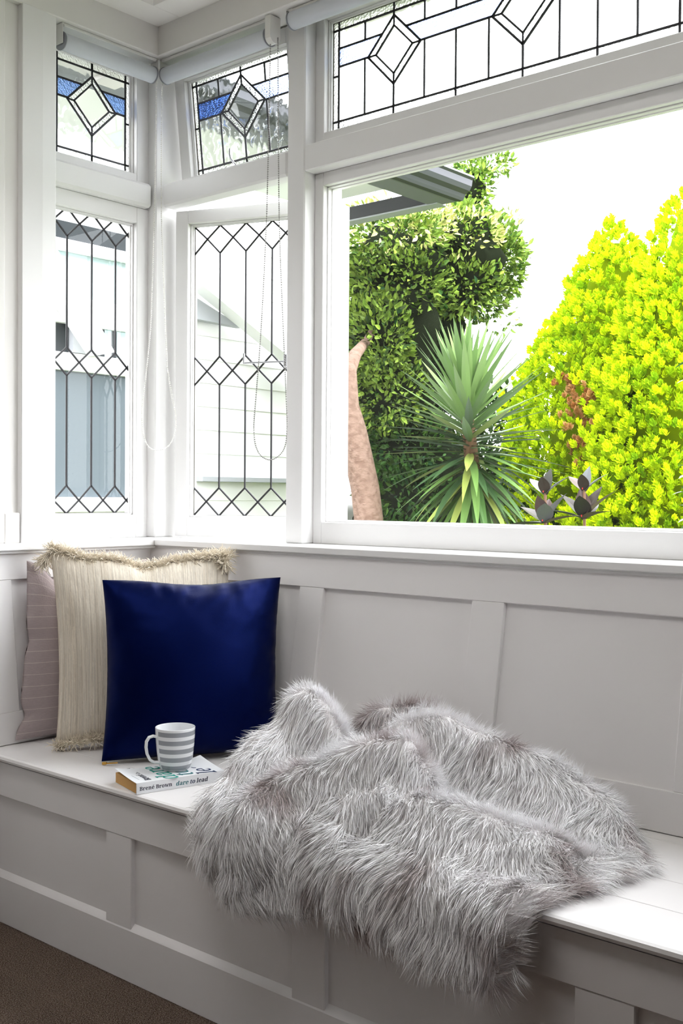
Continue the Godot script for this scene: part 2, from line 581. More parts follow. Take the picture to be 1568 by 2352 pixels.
# The leadlight of the fan windows: a bordered field with a blue band and diamonds
# f = {e0, e1, l, r, te, tl, bu, bl, b, be, cols, dia, hw, dt, db, ihw, it, ib, brk}
func fan_glass(s: Node3D, f: Dictionary, w: float, clear: Array, blues: Array, inner: Material) -> void:
	var LW := 0.0068
	var rng := RandomNumberGenerator.new()
	rng.seed = 77 + int(f.l * 1000)
	var xs: Array = [f.l] + f.cols + [f.r]
	var dias := []
	for c in f.dia:
		var mid: float = (f.dt + f.db) / 2.0
		dias.append(PackedVector2Array([Vector2(c, f.dt), Vector2(c + f.hw, mid), Vector2(c, f.db), Vector2(c - f.hw, mid)]))
	# field panes, cut round the diamonds
	var rows := [[f.b, f.bl, false], [f.bl, f.bu, true], [f.bu, f.tl, false]]
	for row in rows:
		var cuts: Array = xs if not row[2] else [f.l] + f.dia + [f.r]
		for i in cuts.size() - 1:
			var bits: Array = [rect(cuts[i], cuts[i + 1], row[0], row[1])]
			for d in dias:
				var left := []
				for b in bits: left.append_array(Geometry2D.clip_polygons(b, d))
				bits = left
			for b in bits:
				var m: Material = blues[mini(i, blues.size() - 1)] if row[2] else clear[rng.randi() % clear.size()]
				pane(s, b, w, m, "blue textured pane" if row[2] else "")
	for d in dias:
		var c: float = d[0].x
		var mid: float = (f.dt + f.db) / 2.0
		var q := PackedVector2Array([Vector2(c, f.it), Vector2(c + f.ihw, mid), Vector2(c, f.ib), Vector2(c - f.ihw, mid)])
		pane(s, q, w, inner)
		for k in 4:
			pane(s, PackedVector2Array([d[k], d[(k + 1) % 4], q[(k + 1) % 4], q[k]]), w, M.hammer)
			lead(s, d[k], d[(k + 1) % 4], LW, w)
			lead(s, q[k], q[(k + 1) % 4], LW * 0.85, w)
			lead(s, d[k], q[k], LW * 0.85, w)
		lead(s, Vector2(c, f.te), d[0], LW, w)
		lead(s, Vector2(c, f.be), d[2], LW, w)
	# border strips
	var cut: Array = [f.e0] + f.brk + [f.e1]
	for i in cut.size() - 1:
		pane(s, rect(cut[i], cut[i + 1], f.be, f.b), w, M.hammer)
		pane(s, rect(cut[i], cut[i + 1], f.tl, f.te), w, M.hammer)
		if i:
			lead(s, Vector2(cut[i], f.be), Vector2(cut[i], f.b), LW, w)
			lead(s, Vector2(cut[i], f.tl), Vector2(cut[i], f.te), LW, w)
	var vm: float = f.b + (f.tl - f.b) * 0.5
	for a in [[f.e0, f.l], [f.r, f.e1]]:
		pane(s, rect(a[0], a[1], f.b, vm), w, M.hammer)
		pane(s, rect(a[0], a[1], vm, f.tl), w, M.hammer)
		lead(s, Vector2(a[0], vm), Vector2(a[1], vm), LW * 0.9, w)
	lead(s, Vector2(f.l, f.be), Vector2(f.l, f.te), LW, w)
	lead(s, Vector2(f.r, f.be), Vector2(f.r, f.te), LW, w)
	lead(s, Vector2(f.e0, f.b), Vector2(f.e1, f.b), LW, w)
	lead(s, Vector2(f.e0, f.tl), Vector2(f.e1, f.tl), LW, w)
	for e in [[f.e0, f.be, f.e0, f.te], [f.e1, f.be, f.e1, f.te], [f.e0, f.be, f.e1, f.be], [f.e0, f.te, f.e1, f.te]]:
		lead(s, Vector2(e[0], e[1]), Vector2(e[2], e[3]), 0.0035, w, "putty_line", M.putty)
	# bars of the field
	var stops: Array = [f.l]
	for c in f.dia: stops.append_array([c - f.hw, c + f.hw])
	stops.append(f.r)
	for k in range(0, stops.size(), 2):
		var mid: float = (f.dt + f.db) / 2.0
		var t: float = clampf((f.bu - mid) / (f.dt - mid), 0, 1) * f.hw
		lead(s, Vector2(stops[k], f.bl), Vector2(stops[k + 1], f.bl), LW, w)
		lead(s, Vector2(stops[k] + (-t if k else 0.0), f.bu), Vector2(stops[k + 1] + (t if k + 2 < stops.size() else 0.0), f.bu), LW, w)
	for c in f.cols:
		if f.dia.has(c): continue
		lead(s, Vector2(c, f.b), Vector2(c, f.bl), LW * 0.9, w)
		lead(s, Vector2(c, f.bu), Vector2(c, f.tl), LW * 0.9, w)


# The lattice of the casements: tall hexagons with rows of diamonds.
# r = {u0, u1, v0, v1, cols, p, rows: [[cross, below, above] ...]} all in eye heights
func lattice(s: Node3D, r: Dictionary, w: float, mats: Array) -> void:
	var LW := 0.0058
	var rng := RandomNumberGenerator.new()
	rng.seed = 5 + int(r.u1 * 1000)
	var frame := rect(r.u0, r.u1, r.v0, r.v1)
	var h: float = r.p / 2.0
	var cols: Array = [r.cols[0] - r.p] + r.cols + [r.cols[-1] + r.p]
	var segs := []
	var polys := []
	for x in cols:
		polys.append([[x, r.v1], [x + h, r.c1], [x, r.d1], [x - h, r.c1]])
		polys.append([[x, r.u2], [x + h, r.c2], [x, r.d2], [x - h, r.c2]])
		polys.append([[x, r.u3], [x + h, r.c3], [x, r.v0], [x - h, r.c3]])
		polys.append([[x, r.v1], [x + r.p, r.v1], [x + h, r.c1]])
		polys.append([[x, r.d1], [x + h, r.c1], [x + r.p, r.d1], [x + r.p, r.u2], [x + h, r.c2], [x, r.u2]])
		polys.append([[x, r.d2], [x + h, r.c2], [x + r.p, r.d2], [x + r.p, r.u3], [x + h, r.c3], [x, r.u3]])
		polys.append([[x, r.v0], [x + h, r.c3], [x + r.p, r.v0]])
		segs.append([[x, r.d1], [x, r.u2]])
		segs.append([[x, r.d2], [x, r.u3]])
		for g in [-h, h]:
			segs.append([[x, r.v1], [x + g, r.c1]])
			segs.append([[x, r.d1], [x + g, r.c1]])
			segs.append([[x, r.u2], [x + g, r.c2]])
			segs.append([[x, r.d2], [x + g, r.c2]])
			segs.append([[x, r.u3], [x + g, r.c3]])
			segs.append([[x, r.v0], [x + g, r.c3]])
	for p in polys:
		var poly := PackedVector2Array()
		for q in p: poly.append(Vector2(q[0], q[1]))
		for bit in Geometry2D.intersect_polygons(poly, frame):
			if bit.size() >= 3 and absf(_area(bit)) > 2e-5:
				pane(s, bit, w, mats[rng.randi() % mats.size()])
	for g in segs:
		var line := PackedVector2Array([Vector2(g[0][0], g[0][1]), Vector2(g[1][0], g[1][1])])
		for bit in Geometry2D.intersect_polyline_with_polygon(line, frame):
			if bit.size() >= 2: lead(s, bit[0], bit[bit.size() - 1], LW, w)
	for e in [[r.u0, r.v0, r.u0, r.v1], [r.u1, r.v0, r.u1, r.v1], [r.u0, r.v0, r.u1, r.v0], [r.u0, r.v1, r.u1, r.v1]]:
		lead(s, Vector2(e[0], e[1]), Vector2(e[2], e[3]), 0.0042, w, "putty_line", M.putty)


func _area(p: PackedVector2Array) -> float:
	var a := 0.0
	for i in p.size(): a += p[i].cross(p[(i + 1) % p.size()])
	return a / 2.0


func windows() -> void:
	# ---- left window: fixed leadlight over a closed casement, in the left wall
	var w1 := thing("window_1", Vector3.ZERO, "left leadlight window with a diamond fanlight over a tall lattice casement", "window", "", "structure")
	var lx := Transform3D(Basis(Vector3(0, 0, -1), Vector3(0, 1, 0), Vector3(1, 0, 0)), P(-2.875, 0, 0))
	var s := sash("fanlight_sash", w1, lx, [1.902, 2.336, 1.0155, 1.41], [1.975, 2.288, 1.046, 1.374])
	fan_glass(s, {e0 = 1.9845, e1 = 2.2915, l = 2.006, r = 2.270, te = 1.3727, tl = 1.3475, bu = 1.2925, bl = 1.237, b = 1.0775, be = 1.0525, cols = [2.138], dia = [2.138], hw = 0.0940, dt = 1.3282, db = 1.1406, ihw = 0.068, it = 1.3043, ib = 1.1669, brk = [2.138]}, -0.04, [M.seedy, M.ripple], [M.blue], M.clear)
	s = sash("casement_sash", w1, lx, [1.902, 2.336, -0.1445, 0.9375], [1.968, 2.289, -0.0705, 0.886])
	lattice(s, {u0 = 1.972, u1 = 2.3055, v0 = -0.0650, v1 = 0.8955, cols = [2.0455, 2.1395, 2.233], p = 0.0938, c1 = 0.8515, d1 = 0.806, u2 = 0.458, c2 = 0.414, d2 = 0.3695, u3 = 0.0235, c3 = -0.0233}, -0.04, [M.clear])
	# ---- narrow back window: fanlight pushed out at the bottom, casement ajar on its left hinges
	var w2 := thing("window_2", Vector3.ZERO, "narrow back leadlight window standing open, fanlight tilted over an ajar casement", "window", "", "structure")
	var a := deg_to_rad(6.2)
	var fx := Transform3D(Basis(Vector3(1, 0, 0), Vector3(0, cos(a), sin(a)), Vector3(0, -sin(a), cos(a))), P(0, 1.405, -2.395))
	s = sash("fanlight_sash", w2, fx, [-2.822, -2.263, -0.385, 0.0], [-2.7765, -2.31, -0.368, -0.0475], 0.05, 0.0342)
	fan_glass(s, {e0 = -2.7719, e1 = -2.3153, l = -2.7513, r = -2.3361, te = -0.0444, tl = -0.0657, bu = -0.1219, bl = -0.1767, b = -0.3353, be = -0.3575, cols = [-2.6483, -2.5434, -2.438], dia = [-2.5434], hw = 0.0983, dt = -0.0776, db = -0.2714, ihw = 0.0684, it = -0.1072, ib = -0.2441, brk = [-2.5434]}, -0.0342, [M.ripple, M.seedy, M.ripple], [M.blue_deep, M.blue_pale], M.bevel)
	var arm := PackedVector3Array([Vector3(-2.5945, -0.301, -0.012), Vector3(-2.589, -0.318, -0.004), Vector3(-2.578, -0.336, 0.004), Vector3(-2.561, -0.353, 0.008), Vector3(-2.548, -0.365, 0.010)])
	tag(put("stay_arm", tube(arm, 0.0035, 8), M.steel, w2, fx), "curved chrome stay arm")
	a = deg_to_rad(20.53)
	var cx := Transform3D(Basis(Vector3(cos(a), 0, -sin(a)), Vector3(0, 1, 0), Vector3(sin(a), 0, cos(a))), P(-2.80, 0, -2.39))
	s = sash("casement_sash", w2, cx, [0.0, 0.560, -0.1405, 0.931], [0.0455, 0.5215, -0.0775, 0.8885])
	lattice(s, {u0 = 0.0501, u1 = 0.5184, v0 = -0.0724, v1 = 0.8844, cols = [0.1437, 0.2374, 0.3311, 0.4247], p = 0.09365, c1 = 0.8414, d1 = 0.7933, u2 = 0.4536, c2 = 0.4057, d2 = 0.3599, u3 = 0.0203, c3 = -0.0255}, -0.04, [M.clear])
	var bar := mb()
	box(bar, Vector3(0.245, 0.421, -0.008), Vector3(0.40, 0.4265, -0.003), 0.001)
	box(bar, Vector3(0.2455, 0.425, -0.007), Vector3(0.2515, 0.455, -0.002), 0.001)
	box(bar, Vector3(0.388, 0.405, -0.012), Vector3(0.402, 0.447, -0.001), 0.002)
	tag(obj("stay_bar", bar, M.steel, w2, cx), "thin steel casement stay")
	# ---- picture window under a wide leadlight
	var w3 := thing("window_3", Vector3.ZERO, "large clear picture window with a wide diamond leadlight above it", "window", "", "structure")
	var px := Transform3D(Basis(), P(0, 0, -2.395))
	s = sash("fanlight_sash", w3, px, [-2.1849, -0.816, 1.0155, 1.412], [-2.151, -0.850, 1.0557, 1.385], 0.07, 0.037)
	var cols := []
	for k in 12: cols.append(-2.0235 + 0.10445 * k - (0.003 if k == 0 else 0.0))
	cols[1] = -1.9215; cols[5] = -1.5025; cols[9] = -1.0835
	fan_glass(s, {e0 = -2.1465, e1 = -0.8545, l = -2.125, r = -0.876, te = 1.381, tl = 1.3565, bu = 1.303, bl = 1.250, b = 1.091, be = 1.060, cols = cols.slice(0, 12), dia = [cols[1], cols[5], cols[9]], hw = 0.0935, dt = 1.3455, db = 1.153, ihw = 0.0650, it = 1.3165, ib = 1.1825, brk = [cols[3], cols[7]]}, -0.037, [M.ripple, M.ripple, M.seedy], [M.blue_pale], M.clear)
	s = sash("picture_sash", w3, px, [-2.1849, -0.816, -0.1445, 0.940], [-2.151, -0.850, -0.080, 0.902], 0.068, 0.046)
	pane(s, rect(-2.150, -0.851, -0.079, 0.901), -0.046, M.clear, "", 0.004)
	# ---- windows out of view on the right of the bay; last one added for fill light
	var w4 := thing("window_4", Vector3.ZERO, "narrow back window on the right of the picture window, out of view", "window", "", "structure")
	sash("sash", w4, px, [-0.746, -0.166, -0.1445, 1.412], [-0.70, -0.212, -0.08, 1.36])
	var w5 := thing("window_5", Vector3.ZERO, "side window in the right return of the bay, out of view", "window", "", "structure")
	var rx := Transform3D(Basis(Vector3(0, 0, 1), Vector3(0, 1, 0), Vector3(-1, 0, 0)), P(-0.13, 0, 0))
	sash("sash", w5, rx, [-2.345, -1.885, -0.1665, 1.412], [-2.30, -1.945, -0.08, 1.36])
	var w6 := thing("window_6", Vector3.ZERO, "unseen window opening added in the right wall to let fill light into the room", "window", "", "structure")
	var bx := Transform3D(Basis(Vector3(0, 0, 1), Vector3(0, 1, 0), Vector3(-1, 0, 0)), P(2.68, 0, 0))
	sash("sash", w6, bx, [0.24, 0.66, -0.76, 1.26], [0.30, 0.60, -0.69, 1.19])


# ================================================================ the window seat
func window_seat() -> void:
	var t := thing("window_seat", P(-1.5, -H, -1.64), "long white built-in window seat with panelled front and raked panelled back", "bench")
	var o := -t.position
	var mv := Transform3D(Basis(), o)
	# front: rail, skirting, stiles and recessed panels (face plane z = -1.64)
	var zf := -1.64
	var rails := [-2.80, -0.24]
	var st := mb()
	ebox(st, rails[0], rails[1], -0.8216, -0.7247, -1.69, zf, 0.002)
	obj("front_rail", st, M.bench, t, mv)
	st = mb()
	ebox(st, rails[0], rails[1], -1.1675, -1.0415, -1.69, zf, 0.002)
	obj("skirting", st, M.bench, t, mv)
	st = mb()   # bevelled lip on top of the skirting
	quad(st, P(rails[0], -1.0415, zf - 0.001), P(rails[1], -1.0415, zf - 0.001), P(rails[1], -1.0275, zf - 0.0145), P(rails[0], -1.0275, zf - 0.0145), Vector3(0, 1, 1))
	obj("skirting_bevel", st, M.bench, t, mv)
	var xs := [-2.80, -2.70, -2.1725, -2.0754, -1.5496, -1.4579, -0.8973, -0.788, -0.30, -0.24]
	for k in range(0, xs.size(), 2):
		st = mb()
		ebox(st, xs[k], xs[k + 1], -1.0415, -0.8216, -1.69, zf - 0.0015, 0.002)
		obj("stile", st, M.bench, t, mv)
	for k in range(1, xs.size() - 1, 2):
		st = mb()
		ebox(st, xs[k] - 0.01, xs[k + 1] + 0.01, -1.05, -0.81, -1.69, zf - 0.0135, 0.001)
		obj("panel", st, M.bench, t, mv)
	# seat: front board with a rounded nose, lid and back strip, with open joints
	st = mb()
	var nose := PackedVector2Array([Vector2(1.7795, SEAT), Vector2(1.7795, SEAT - 0.018), Vector2(1.628, SEAT - 0.018)])
	for k in 5:
		var an := -PI / 2 + PI * k / 4.0
		nose.append(Vector2(1.631 - cos(an) * 0.008, SEAT - 0.009 + sin(an) * 0.009))
	var along := Transform3D(Basis(Vector3(0, 0, -1), Vector3(0, 1, 0), Vector3(1, 0, 0)), P(0, 0, 0) + o)   # polygon (-z, y) pulled along x
	prism(st, nose, -2.80, -0.24, along)
	obj("seat_board", st, M.bench, t)
	for b in [[1.7815, 1.917], [1.919, 2.132], [2.134, 2.18]]:
		st = mb()
		ebox(st, -2.80, -0.24, SEAT - 0.018, SEAT, -b[1], -b[0], 0.0012)
		obj("seat_board", st, M.bench, t, mv)
	st = mb()
	ebox(st, -2.79, -0.24, SEAT - 0.03, SEAT - 0.0182, -2.18, -1.70, 0.001)
	obj("seat_frame", st, M.seam, t, mv)
	# raked back: local frame with v up the slope from the seat
	var e := atan(SKIT)
	var bx := Transform3D(Basis(Vector3(1, 0, 0), Vector3(0, cos(e), -sin(e)), Vector3(0, sin(e), cos(e))), P(0, SEAT, -2.175) + o)
	var k1 := 1.0 / cos(e)
	var vt := 0.4497 * k1
	var vb := 0.0887 * k1
	var top := 0.541 * k1
	st = mb()
	box(st, Vector3(-2.80, vt, -0.03), Vector3(-0.24, top, 0), 0.0015, bx)
	obj("back_rail", st, M.bench, t)
	st = mb()
	box(st, Vector3(-2.80, 0.002, -0.03), Vector3(-0.24, vb, 0), 0.0015, bx)
	obj("back_rail", st, M.bench, t)
	var bs := [-2.80, -2.62, -2.0976, -2.008, -1.5195, -1.4266, -0.972, -0.88, -0.40, -0.24]
	for k in range(0, bs.size(), 2):
		st = mb()
		box(st, Vector3(bs[k], vb, -0.03), Vector3(bs[k + 1], vt, -0.0008), 0.0015, bx)
		obj("back_stile", st, M.bench, t)
	for k in range(1, bs.size() - 1, 2):
		st = mb()
		box(st, Vector3(bs[k] - 0.01, vb - 0.01, -0.03), Vector3(bs[k + 1] + 0.01, vt + 0.01, -0.0125), 0.001, bx)
		obj("back_panel", st, M.bench, t)
	# raked end on the left wall
	var g := atan(0.12)
	var gx := Transform3D(Basis(Vector3(0, 0, -1), Vector3(-sin(g), cos(g), 0), Vector3(cos(g), sin(g), 0)), P(-2.70, SEAT, 0) + o)
	st = mb()
	box(st, Vector3(1.50, 0.4615, -0.03), Vector3(2.30, 0.543, 0), 0.0015, gx)
	box(st, Vector3(1.50, 0.002, -0.03), Vector3(2.30, 0.09, 0), 0.0015, gx)
	box(st, Vector3(1.50, 0.09, -0.03), Vector3(1.749, 0.4615, -0.0006), 0.0015, gx)
	obj("end_frame", st, M.bench, t)
	st = mb()
	box(st, Vector3(1.73, 0.08, -0.03), Vector3(2.30, 0.47, -0.0125), 0.001, gx)
	obj("end_panel", st, M.bench, t)


# ================================================================ roller blinds
func bead_chain(pts: Array, m: Material, under: Node3D, every := 0.0062) -> void:
	var c := Curve3D.new()
	for p in pts: c.add_point(p)
	for i in range(1, pts.size() - 1):
		var d: Vector3 = (pts[i + 1] - pts[i - 1]) * 0.16
		c.set_point_in(i, -d)
		c.set_point_out(i, d)
	var bead := SphereMesh.new()
	bead.radius = 0.0022; bead.height = 0.0044
	bead.radial_segments = 8; bead.rings = 4
	var st := mb()
	var n := int(c.get_baked_length() / every)
	for i in n + 1: st.append_from(bead, 0, Transform3D(Basis(), c.sample_baked(i * every, true)))
	var o := obj("bead_chain", st, m, under, Transform3D(Basis(), -under.position))
	tag(o, "", "", "", "stuff")
	put("cord", tube(c.tessellate(4, 3), 0.0006, 5), m, under, Transform3D(Basis(), -under.position))


func blinds() -> void:
	# each: axis start and end (eye heights), label
	var R := 0.0255
	var list := [
		[P(-2.79, 1.345, -1.938), P(-2.79, 1.345, -2.280), "white roller blind rolled up over the left window"],
		[P(-2.762, 1.345, -2.315), P(-2.297, 1.345, -2.315), "white roller blind rolled up over the narrow back window"],
		[P(-2.2, 1.367, -2.315), P(-0.80, 1.367, -2.315), "white roller blind at the top edge over the picture window"]]
	for k in 3:
		var a: Vector3 = list[k][0]
		var b: Vector3 = list[k][1]
		var t := thing("roller_blind", a, list[k][2], "blind", "rolled-up window blinds")
		var d := (b - a).normalized()
		var pts := PackedVector3Array()
		for i in 9: pts.append(a.lerp(b, i / 8.0) - t.position)
		put("roller", tube(pts, R, 28), M.blind, t)
		for e in [[a, -1.0], [b, 1.0]]:
			put("end_cap", tube(PackedVector3Array([e[0] - t.position, e[0] + d * 0.004 * e[1] - t.position]), R + 0.002, 24), M.blind_cap, t)
		var side := Vector3(0, 1, 0).cross(d).normalized()
		if side.dot(Vector3(1.5, 0, 0) + Vector3(0, 0, 1.5)) < 0: side = -side
		# slim rail under the head board, with the hem bar of the fabric against the roll
		var bas := Basis(d, Vector3.UP, d.cross(Vector3.UP))
		var L := a.distance_to(b)
		var ytop := 1.394 + H - a.y
		var st := mb()
		box(st, Vector3(-0.004, ytop - 0.0095, -0.02), Vector3(L + 0.004, ytop - 0.0005, 0.018), 0.002, Transform3D(bas, Vector3.ZERO))
		obj("head_rail", st, M.plastic, t)
		for e in [[0.0, -1.0], [L, 1.0]]:
			var xx: float = e[0] + 0.010 * e[1]
			st = mb()
			box(st, Vector3(xx - 0.0012, -0.012, -0.019), Vector3(xx + 0.0012, ytop - 0.001, 0.019), 0.0005, Transform3D(bas, Vector3.ZERO))
			box(st, Vector3(xx - 0.012 * (1.0 + e[1]), ytop - 0.003, -0.019), Vector3(xx + 0.012 * (1.0 - e[1]), ytop - 0.001, 0.019), 0.0005, Transform3D(bas, Vector3.ZERO))
			obj("bracket", st, M.plastic, t)
			for q in [-0.008, 0.008]:
				var s := CylinderMesh.new()
				s.top_radius = 0.003; s.bottom_radius = 0.003; s.height = 0.003; s.radial_segments = 10
				put("screw", s, M.dark, t, Transform3D(Basis(), bas * Vector3(xx + 0.012 * -e[1], ytop - 0.0045, q)))
		if k == 1:   # chain drive at the right end
			st = mb()
			var prof := PackedVector2Array([Vector2(-0.021, ytop - 0.002), Vector2(-0.021, -0.010)])
			for i in 9: prof.append(Vector2(-0.021 * cos(PI * i / 8.0), -0.010 - 0.021 * sin(PI * i / 8.0)))
			prof.append(Vector2(0.021, ytop - 0.002))
			var across := Transform3D(Basis(Vector3(0, 0, -1), Vector3.UP, Vector3(1, 0, 0)), Vector3(L + 0.026, 0, 0.012))
			prism(st, prof, -0.011, 0.011, across)
			obj("chain_drive", st, M.plastic, t)
			bead_chain([P(-2.2767, 1.33, -2.30), P(-2.2887, 0.8119, -2.30), P(-2.312, 0.45, -2.30), P(-2.337, 0.195, -2.30), P(-2.318, 0.125, -2.30), P(-2.2665, 0.101, -2.30), P(-2.215, 0.128, -2.30), P(-2.2005, 0.19, -2.30), P(-2.214, 0.42, -2.30), P(-2.2371, 0.8037, -2.30), P(-2.2465, 1.325, -2.30)], M.bead_metal, t)
		if k == 0:
			bead_chain([P(-2.78, 1.325, -2.2895), P(-2.78, 0.95, -2.284), P(-2.78, 0.5221, -2.2685), P(-2.78, 0.255, -2.236), P(-2.78, 0.165, -2.252), P(-2.78, 0.1402, -2.2973), P(-2.78, 0.165, -2.355), P(-2.78, 0.245, -2.377), P(-2.78, 0.403, -2.3414), P(-2.78, 0.8928, -2.3133), P(-2.78, 1.325, -2.3129)], M.bead, t)
	

# ================================================================ cushions
# A stuffed cover between four corners; n = outward normal of the front face
func pillow(tl: Vector3, tr: Vector3, bl: Vector3, br: Vector3, fat: float, N: int, seed_: int, dent: Callable) -> ArrayMesh:
	var noise := FastNoiseLite.new()
	noise.seed = seed_
	noise.frequency = 3.0
	var nrm := (tr - tl).cross(tl - bl).normalized()
	var v := PackedVector3Array()
	var uv := PackedVector2Array()
	var w := N * 2 + 1
	# rows up the cushion, columns once round it: front left to right, then back right to left
	for j in N + 1:
		var t := float(j) / N
		t = 0.5 - 0.5 * cos(PI * t) * lerpf(1.0, absf(cos(PI * t)), 0.0)
		for i in w:
			var front := i <= N
			var s := float(i) / N if front else 2.0 - float(i) / N
			s = 0.5 - 0.5 * cos(PI * s)
			var a := 4.0 * s * (1.0 - s)
			var b := 4.0 * t * (1.0 - t)
			var p := bl.lerp(br, s).lerp(tl.lerp(tr, s), t)
			var inx := (br - bl) * (0.5 - s) * 0.06 * b * (1.0 - a * 0.6)
			var iny := (tl - bl) * (0.5 - t) * (0.055 if t > 0.5 else 0.012) * a * (1.0 - b * 0.6)
			p += inx + iny
			var prof := pow(a, 0.56) * pow(b, 0.50)
			var edge := (1.0 - a * b)
			var wr := noise.get_noise_3d(s * 1.6, t * 1.6, 0.0 if front else 9.0) * 0.012 * prof
			var puck := sin(s * 34.0 + 5.0 * noise.get_noise_2d(s * 2.0, t)) * 0.0055 * exp(-pow((1.0 - t) / 0.13, 2.0)) * a
			puck += sin(t * 30.0 + 5.0 * noise.get_noise_2d(s, t * 2.0)) * 0.003 * (exp(-pow(s / 0.08, 2.0)) + exp(-pow((1.0 - s) / 0.08, 2.0))) * b
			var th := fat * prof + (wr + puck) * edge
			var e: Vector3 = dent.call(s, t, front)
			p += nrm * (th if front else -th) + e
			v.append(p)
			uv.append(Vector2(s, 1.0 - t))
	return grid_mesh(v, w, N + 1, false, uv)


func yarn(rng: RandomNumberGenerator, n: int, length: float, spread: float) -> ArrayMesh:
	var st := mb()
	for k in n:
		var p := Vector3(rng.randf_range(-1, 1) * spread, 0, rng.randf_range(-1, 1) * spread)
		var d := Vector3(rng.randf_range(-0.45, 0.45), 1.0, rng.randf_range(-0.45, 0.45)).normalized()
		var bend := Vector3(rng.randf_range(-1, 1), rng.randf_range(-0.6, 0.1), rng.randf_range(-1, 1)) * 0.6
		var pts := PackedVector3Array()
		var l := length * rng.randf_range(0.6, 1.1)
		for i in 5:
			var t := i / 4.0
			pts.append(p + d * l * t + bend * l * t * t)
		st.append_from(tube(pts, [0.0011, 0.0011, 0.0010, 0.0009, 0.0006], 4, false), 0, Transform3D())
	return st.commit()


func fringe(line: PackedVector3Array, out: Vector3, count: int, length: float, under: Node3D, m: Material, seed_: int, lay := 0.5, called := "fringe") -> void:
	var rng := RandomNumberGenerator.new()
	rng.seed = seed_
	var c := Curve3D.new()
	for p in line: c.add_point(p)
	var mm := MultiMesh.new()
	mm.transform_format = MultiMesh.TRANSFORM_3D
	mm.mesh = yarn(rng, 7, length, 0.005)
	mm.instance_count = count
	var L := c.get_baked_length()
	for i in count:
		var at := c.sample_baked(L * (i + rng.randf()) / count, true)
		var y := (out + Vector3(rng.randf_range(-1, 1), rng.randf_range(-1, 1), rng.randf_range(-1, 1)) * lay).normalized()
		var x := y.cross(Vector3(rng.randf() - 0.5, rng.randf() - 0.5, rng.randf() - 0.5)).normalized()
		mm.set_instance_transform(i, Transform3D(Basis(x, y, x.cross(y)).scaled_local(Vector3.ONE * rng.randf_range(0.75, 1.2)), at))
	var o := MultiMeshInstance3D.new()
	o.name = numbered(called, under)
	o.multimesh = mm
	o.material_override = m
	under.add_child(o)
	tag(o, "", "", "", "stuff")


func stripes_tex() -> ImageTexture:
	var im := Image.create_empty(64, 1024, false, Image.FORMAT_RGB8)
	var rng := RandomNumberGenerator.new()
	rng.seed = 4
	for y in 1024:
		var f := fposmod(y / 1024.0 * 15.5, 1.0)
		for x in 64:
			var g := 0.93 + rng.randf() * 0.07
			var c := Color(0.735 * g, 0.68 * g, 0.68 * g)
			if f > 0.93: c = Color(0.83, 0.79, 0.77) * g
			im.set_pixel(x, y, c)
	return ImageTexture.create_from_image(im)


func weave_tex() -> ImageTexture:
	var im := Image.create_empty(512, 512, false, Image.FORMAT_RGB8)
	var rng := RandomNumberGenerator.new()
	rng.seed = 6
	for x in 512:
		var col := 0.86 + rng.randf() * 0.14
		var tone := rng.randf()
		for y in 512:
			if rng.randf() < 0.03: col = 0.86 + rng.randf() * 0.14
			if rng.randf() < 0.015: tone = rng.randf()
			var g := col * (0.96 + 0.04 * rng.randf())
			var c := Color(0.95, 0.91, 0.845).lerp(Color(0.87, 0.815, 0.735), smooth(0.62, 0.95, tone))
			im.set_pixel(x, y, c * g)
	return ImageTexture.create_from_image(im)


